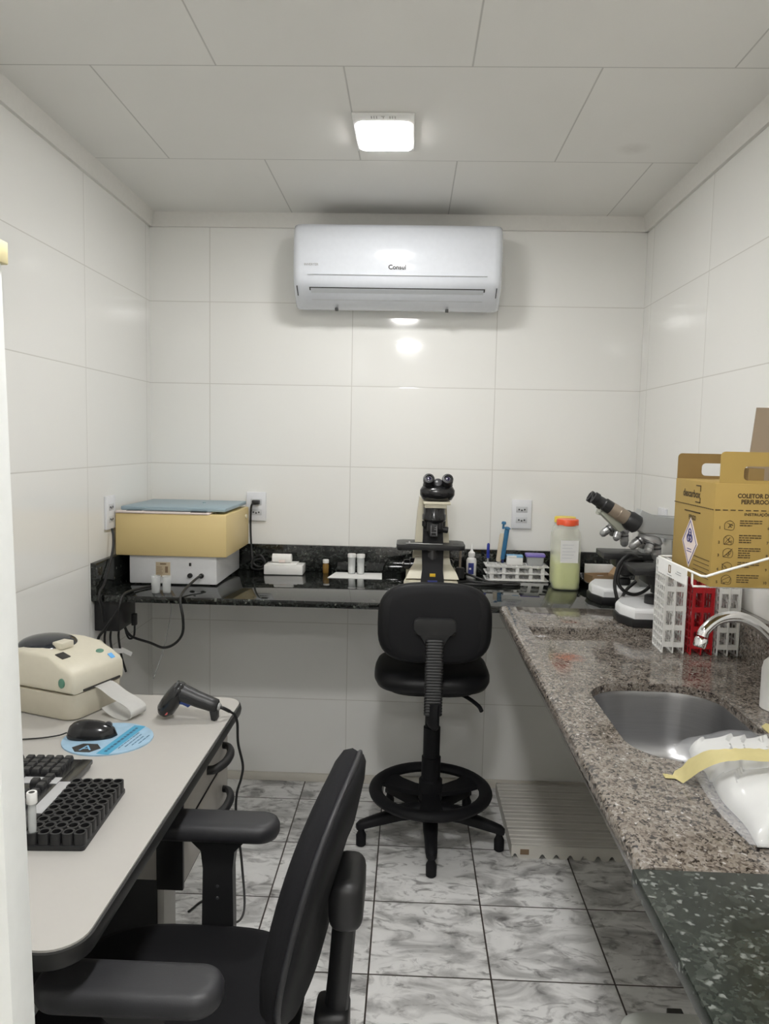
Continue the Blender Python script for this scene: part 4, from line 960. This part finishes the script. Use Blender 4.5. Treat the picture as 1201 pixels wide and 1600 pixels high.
# barcode scanner
t = thing('barcode_scanner', 'black handheld barcode scanner lying on the far desk edge', 'scanner', (.525, -1.285, ZD), -2)
def oval(c, ax, a, b_, n=20):
    A = T(*c) @ align(ax); return [A @ Vector((a*math.cos(2*PI*i/n), b_*math.sin(2*PI*i/n), 0)) for i in range(n)]
ax = Vector((.047, 0, .072)); rings = []
for u, a, b_ in ((0, .004, .012), (.03, .016, .026), (.12, .0215, .031), (.35, .0225, .033), (.6, .021, .031), (.85, .017, .025), (.96, .011, .016), (1, .004, .006)):
    c = Vector((-.060, 0, .0125))+Vector((.050, 0, .076))*u-Vector((.0, 0, .006))*(u*(1-u)*0)
    rings.append([p for p in oval(c, ax, b_, a)])
obj('scan_head', MB().loft(rings), g['blackg'], t, 60)
rings = []
for u, a, b_ in ((0, .022, .024), (.15, .0215, .023), (.5, .0195, .021), (.85, .0175, .019), (.97, .0160, .0175), (1, .011, .012)):
    rings.append(oval((-.028+.104*u, 0, .060-.026*u+.012*(1-u)**2), (1, 0, -.2), b_, a))
obj('handle', MB().loft(rings), g['black'], t, 60)
obj('heel', MB().prism([(.055, .03), (.076, .03), (.075, .004), (.069, .0), (.061, .002)], .024, T(0, .012, 0) @ RX(90), .003), g['black'], t)
obj('trigger', MB().prism([(-.035, .042), (-.028, .036), (-.010, .038), (.002, .029), (.010, .035), (.01, .048), (-.035, .052)], .012, T(0, .006, 0) @ RX(90), .002), g['trig'], t)
obj('warning_dot', MB().lathe([(.006, 0), (.005, .0015)], T(-.046, -.0268, .022) @ RX(90), 16), g['redlab'], t)
obj('collar', MB().lathe([(.010, 0), (.010, .004), (.007, .008)], T(.074, 0, .034) @ align((1, 0, -.2)), 16), g['silver'], t)
obj('cable', MB().tube([(.076, 0, .034), (.090, .0, .029), (.104, .02, .012), (.1085, .03, .002), (.114, .034, -.02), (.116, .034, -.07), (.128, .034, -.125), (.124, .034, -.16), (.114, .03, -.20), (.113, .03, -.26), (.12, .06, -.40), (.09, .20, -.62), (.02, .32, -.733), (-.08, .42, -.736), (-.12, .36, -.736)], lambda u: .0045 if u < .12 else .0032, 8), g['cord'], t)

# ------------------------------------------------------------------ chairs
def cushion(w, d, h, e=.55, bend=0, n=48, edge=None):
    "soft superellipse pad in local XY, thickness along Z, centred; bend curves it about X"
    edge = edge or min(h*.5, .02); rings = []
    for z, k in ((-h/2, edge), (-h/2+edge*.3, edge*.35), (-h/2+edge, 0), (h/2-edge, 0), (h/2-edge*.3, edge*.3), (h/2, edge), (h/2+.003, edge*3.2), (h/2+.006, min(w, d)*.38)):
        rings.append([Vector((x, y, z+bend*((x/(w/2))**2))) for x, y in sup(w/2-k, d/2-k, e, n)])
    return MB().loft(rings)
def base_star(t, r, hub_z, mat, a0, glide=True):
    obj('hub', MB().lathe([(.038, hub_z-.045), (.042, hub_z-.04), (.042, hub_z+.01), (.03, hub_z+.02)], n=24), g[mat], t)
    for k in range(5):
        a = math.radians(a0+72*k); R_ = RZ(a0+72*k)
        rings = []
        for u, w, zt_, zb in ((.02, .026, hub_z+.008, hub_z-.042), (.12*r/.26, .026, hub_z+.004, hub_z-.04), (r*.6, .023, hub_z-.012, hub_z-.045), (r*.92, .020, hub_z-.03, hub_z-.055), (r*1.02, .017, hub_z-.036, hub_z-.06), (r*1.07, .010, hub_z-.045, hub_z-.062)):
            rings.append([R_ @ Vector((u, y, z)) for y, z in ((-w, zb), (w, zb), (w*.95, zt_-.008), (w*.6, zt_), (-w*.6, zt_), (-w*.95, zt_-.008))])
        L_ = obj('leg', MB().loft(rings), g[mat], t, 50)
        q = R_ @ Vector((r, 0, 0))
        if glide:
            obj('foot_glide', MB().lathe([(.013, 0), (.0175, .004), (.018, .04), (.012, .052), (.012, hub_z-.052)], T(q.x, q.y, 0), 18), g['blackm'], L_)
        else:
            obj('caster', MB().cyl(.026, (q.x-.012*math.sin(a), q.y+.012*math.cos(a), .026), (q.x+.012*math.sin(a), q.y-.012*math.cos(a), .026), 20, b=.004).cyl(.008, (q.x, q.y, .04), (q.x, q.y, hub_z-.05), 10), g['black'], L_)

t = thing('drafting_stool', 'tall black drafting stool with foot ring before the back worktop', 'stool', (1.152, -.42, 0))   # faces +y
base_star(t, .255, .125, 'blackm', -90)
obj('gas_column', MB().lathe([(.034, .14), (.034, .30), (.030, .302), (.030, .41), (.0255, .412), (.0255, .555)], n=24), g['blackm'], t)
mb = MB(); mb.torus(.198, .024, T(0, 0, .175), fz=.75); fr = obj('foot_ring', mb, g['blackm'], t)
for a in (30, 150, 270):
    rings = []
    for u, w, z in ((.03, .030, .165), (.08, .034, .16), (.14, .04, .163), (.185, .05, .172)):
        rings.append([RZ(a) @ Vector((u, y, z+dz)) for y, dz in ((-w, -.008), (w, -.008), (w, .008), (-w, .008))])
    obj('ring_spoke', MB().loft(rings), g['blackm'], fr)
obj('ring_collar', MB().lathe([(.036, .14), (.042, .145), (.042, .215), (.036, .22)], n=24), g['blackm'], fr)
mb = cushion(.40, .40, .062, .62, 0, edge=.024); mb.bm.transform(T(-.008, -.012, .618)); s = obj('seat', mb, g['vinyl'], t, 60)
mb = MB(); mb.loft([[Vector((x-.008, y-.012, z)) for x, y in sup(.165*k, .165*k, .6, 40)] for k, z in ((.75, .570), (.95, .576), (1.02, .588))]); obj('seat_shell', mb, g['blackm'], t)
obj('mechanism', MB().box(-.07, .07, -.08, .08, .545, .572, .006), g['blackm'], t)
obj('height_lever', MB().tube([(.06, -.03, .556), (.11, -.10, .557), (.145, -.17, .552), (.155, -.19, .54)], .007, 8), g['blackm'], t)
Mb = T(-.010, -.236, .844) @ RX(90) @ RX(-4)
mb = cushion(.365, .262, .05, .62, -.012, edge=.02); mb.bm.transform(Mb @ RX(180) @ T(0, 0, .0)); b_ = obj('backrest', mb, g['vinyl'], t, 60)
mb = MB(); mb.loft([[Mb @ Vector((x, y, z)) for x, y in sup(.172*k, .121*k, .62, 48)] for k, z in ((1.03, .012), (1.02, .024), (.97, .031), (.8, .034))]); obj('back_shell', mb, g['blackm'], t, 60)
mb = MB(); mb.prism(rrect(-.066, .066, -.022, .030, .014, 5), .022, T(-.010, -.295+.02, .84) @ RX(90), .006, 3)
mb.prism([(-.05, -.02), (.05, -.02), (.032, -.05), (-.032, -.05)], .020, T(-.010, -.295+.02, .84) @ RX(90), .004); br = obj('back_bracket', mb, g['black'], t)
# ribbed sleeve
rings = []; nrib = 26
for i in range(nrib*3+1):
    z = .56+.245*i/(nrib*3); k = 1.0 if i % 3 else .86
    rings.append([Vector((-.010+x*k, -.297+y*k, z)) for x, y in rrect(-.029, .029, -.011, .011, .007, 3)])
obj('ribbed_sleeve', MB().loft(rings), g['black'], t, 50)
mb = MB(); mb.tube([(-.010, -.297, .60), (-.010, -.297, .545), (-.010, -.278, .525), (-.009, -.22, .528), (-.005, -.10, .555), (0, -.03, .556)], .015, 10, flat=1.7); obj('back_support', mb, g['blackm'], t)

t = thing('office_chair', 'black swivel office chair with armrests pulled up to the desk, in the foreground', 'chair', (.665, -1.85, 0))  # faces -x
base_star(t, .27, .12, 'black', 125, False)
obj('gas_column', MB().lathe([(.027, .13), (.027, .26), (.02, .262), (.02, .36)], n=20), g['black'], t)
obj('mechanism', MB().box(-.09, .09, -.08, .08, .355, .385, .006), g['black'], t)
mb = cushion(.45, .455, .065, .62, .004, edge=.026); mb.bm.transform(T(-.005, 0, .42)); obj('seat', mb, g['fabric'], t, 60)
mb = MB(); mb.loft([[Vector((x-.005, y, z)) for x, y in sup(.205*k, .205*k, .6, 40)] for k, z in ((.8, .380), (1, .388), (1.04, .4))]); obj('seat_shell', mb, g['black'], t)
# backrest, leaning back to +x
Mk = T(.244, -.005, .697) @ RZ(-6) @ RY(90) @ RY(12.5)        # local z -> +x (rear), local x -> down
def brest(w, h, prof, e=.78):
    rings = []
    for z, k, bd in prof:
        rings.append([Mk @ Vector((x*k*(1.0), y*k*(1+.10*(x/h)), z - .008*(y/w)**2 + .006*(x/h)**2)) for x, y in sup(h, w, e, 56)])
    return MB().loft(rings)
obj('back_cushion', brest(.190, .205, ((-.029, .30, 0), (-.0275, .62, 0), (-.023, .86, 0), (-.014, .965, 0), (.0, 1.0, 0), (.012, .985, 0))), g['fabric'], t, 60)
obj('back_piping', brest(.190, .205, ((.010, .985, 0), (.013, 1.005, 0), (.017, 1.005, 0), (.020, .98, 0))), g['arm'], t, 60)
obj('back_shell', brest(.190, .205, ((.016, .985, 0), (.022, .975, 0), (.029, .93, 0), (.034, .80, 0), (.036, .5, 0))), g['blackm'], t, 60)
mb = MB(); mb.box(.270, .327, -.062, .062, .622, .71, .022, 4); obj('back_bracket', mb, g['black'], t)
mb = MB(); mb.tube([(.298, 0, .66), (.293, 0, .60), (.286, 0, .50), (.278, 0, .42)], .018, 12, flat=1.3); obj('back_post', mb, g['black'], t)
mb = MB(); mb.box(.246, .305, -.036, .036, .362, .462, .012, 3); obj('post_socket', mb, g['black'], t)
mb = MB(); mb.box(.06, .28, -.032, .032, .352, .378, .006); obj('back_bar', mb, g['black'], t)
for sgn, y0 in ((1, .238), (-1, -.222)):
    ar = obj('arm_post', MB().loft([[Vector((x+.02, y0+yy, z)) for x, yy in ((-a, -c), (a, -c), (a, c), (-a, c))] for a, c, z in ((.032, .014, .365), (.032, .014, .45), (.030, .014, .56), (.034, .015, .598), (.052, .018, .618), (.062, .02, .628))]), g['black'], t, 40)
    mb = MB(); mb.loft([[Vector((x, y, z)) for x, y in rrect(-.125+k, .142-k, y0-.042+k, y0+.042-k, .040-k, 10)] for k, z in ((.012, .626), (.004, .629), (0, .637), (0, .650), (.004, .658), (.011, .662), (.020, .6632))]); obj('armrest_pad', mb, g['arm'], ar, 50)
    obj('arm_bracket', MB().box(-.012, .052, min(y0, sgn*.08), max(y0, sgn*.08)+.0, .362, .374, .002), g['black'], ar)
    mb = MB()
    for z in (.50, .525): mb.cyl(.003, (.02, y0-.0155, z), (.02, y0-.0135, z), 10)
    obj('arm_screw', mb, g['darkgrey'], ar)

# ------------------------------------------------------------------ pallet and bin under the counter
t = thing('pallet', 'white ribbed plastic pallet on the floor under the granite counter', 'pallet', (1.432, -.545, 0))
Lx, Ly = .50, .49
mb = MB()
def wave(x): return .017*max(0, math.sin(x/.0475*2*PI))
bt = [(x_, wave(x_) if .08 < x_ or x_ < .05 else .0) for x_ in [Lx*i/120 for i in range(121)]]
mb.prism([(0, .046)] + [(x_, z_) for x_, z_ in bt] + [(Lx, .046)], .010, T(0, .010, 0) @ RX(90)); obj('front_skirt', mb, g['pallet'], t)
mb = MB(); n_ = 8; p_ = (Ly-.012)/n_; prof = []
for i in range(n_):
    y0 = .010+i*p_
    prof += [(y0, .040), (y0+.004, .047), (y0+p_*.42, .049), (y0+p_*.5, .0445), (y0+p_*.58, .049), (y0+p_-.006, .047), (y0+p_-.003, .040)]
P = prof+[(prof[-1][0], .034), (prof[0][0], .034)]
mb.loft([[Vector((x, y, z)) for y, z in P] for x in (0, Lx)]); obj('ribbed_deck', mb, g['pallet'], t, 30)
mb = MB()
for x in (.0, .25, .49): mb.box(x, x+.01, .012, Ly, 0, .034)
mb.box(0, Lx, Ly-.01, Ly, 0, .034); obj('foot_rail', mb, g['pallet'], t)
mb = MB(); mb.box(.03, .06, -.0009, .0, .014, .033); s = obj('maker_mark', mb, g['brown'], t)
t = thing('waste_bin', 'translucent white bin with black lid catch on the floor under the counter', 'bin', (1.625, -1.80, 0))
mb = MB(); mb.loft([[Vector((x*k, y*k, z)) for x, y in rrect(-.135, .135, -.16, .16, .04, 6)] for k, z in ((.85, 0), (.88, .004), (1, .27), (1.03, .272), (1.03, .285), (.98, .285), (.86, .008))]); obj('bin_body', mb, g['bin'], t)
mb = MB(); mb.loft([[Vector((x*k, y*k, z)) for x, y in rrect(-.14, .14, -.165, .165, .045, 6)] for k, z in ((1, .2855), (1.01, .291), (.99, .302), (.93, .311), (.7, .315))]); obj('lid', mb, g['bin'], t)
obj('lid_catch', MB().box(-.035, -.005, .155, .178, .288, .304, .002), g['ink'], t)

# ------------------------------------------------------------------ world, camera, view
w = bpy.data.worlds.new('World'); bpy.context.scene.world = w; w.use_nodes = True
w.node_tree.nodes['Background'].inputs[0].default_value = (.5, .5, .5, 1); w.node_tree.nodes['Background'].inputs[1].default_value = .05
cam = bpy.data.cameras.new('Camera'); co = bpy.data.objects.new('Camera', cam); C.objects.link(co)
F_, YAW, PIT, ROL = 1192.08, .0323, -.0916, .0207
fw = Vector((-math.sin(YAW)*math.cos(PIT), math.cos(YAW)*math.cos(PIT), math.sin(PIT)))
r_ = fw.cross(Vector((0, 0, 1))).normalized(); u_ = r_.cross(fw)
r2 = r_*math.cos(ROL)+u_*math.sin(ROL); u2 = u_*math.cos(ROL)-r_*math.sin(ROL)
mw = Matrix((r2, u2, -fw)).transposed().to_4x4(); mw.translation = Vector((1.0517, -3.0727, 1.4207))
co.matrix_world = mw
cam.sensor_fit = 'VERTICAL'; cam.sensor_height = 24; cam.lens = F_/1600*24; cam.clip_start = .02
bpy.context.scene.camera = co
vs = bpy.context.scene.view_settings
vs.view_transform = 'Standard'; vs.look = 'None'; vs.gamma = 1; vs.use_curve_mapping = False; vs.exposure = -.03
bpy.context.scene.cycles.max_bounces = 16; bpy.context.scene.cycles.diffuse_bounces = 9; bpy.context.scene.cycles.transparent_max_bounces = 16
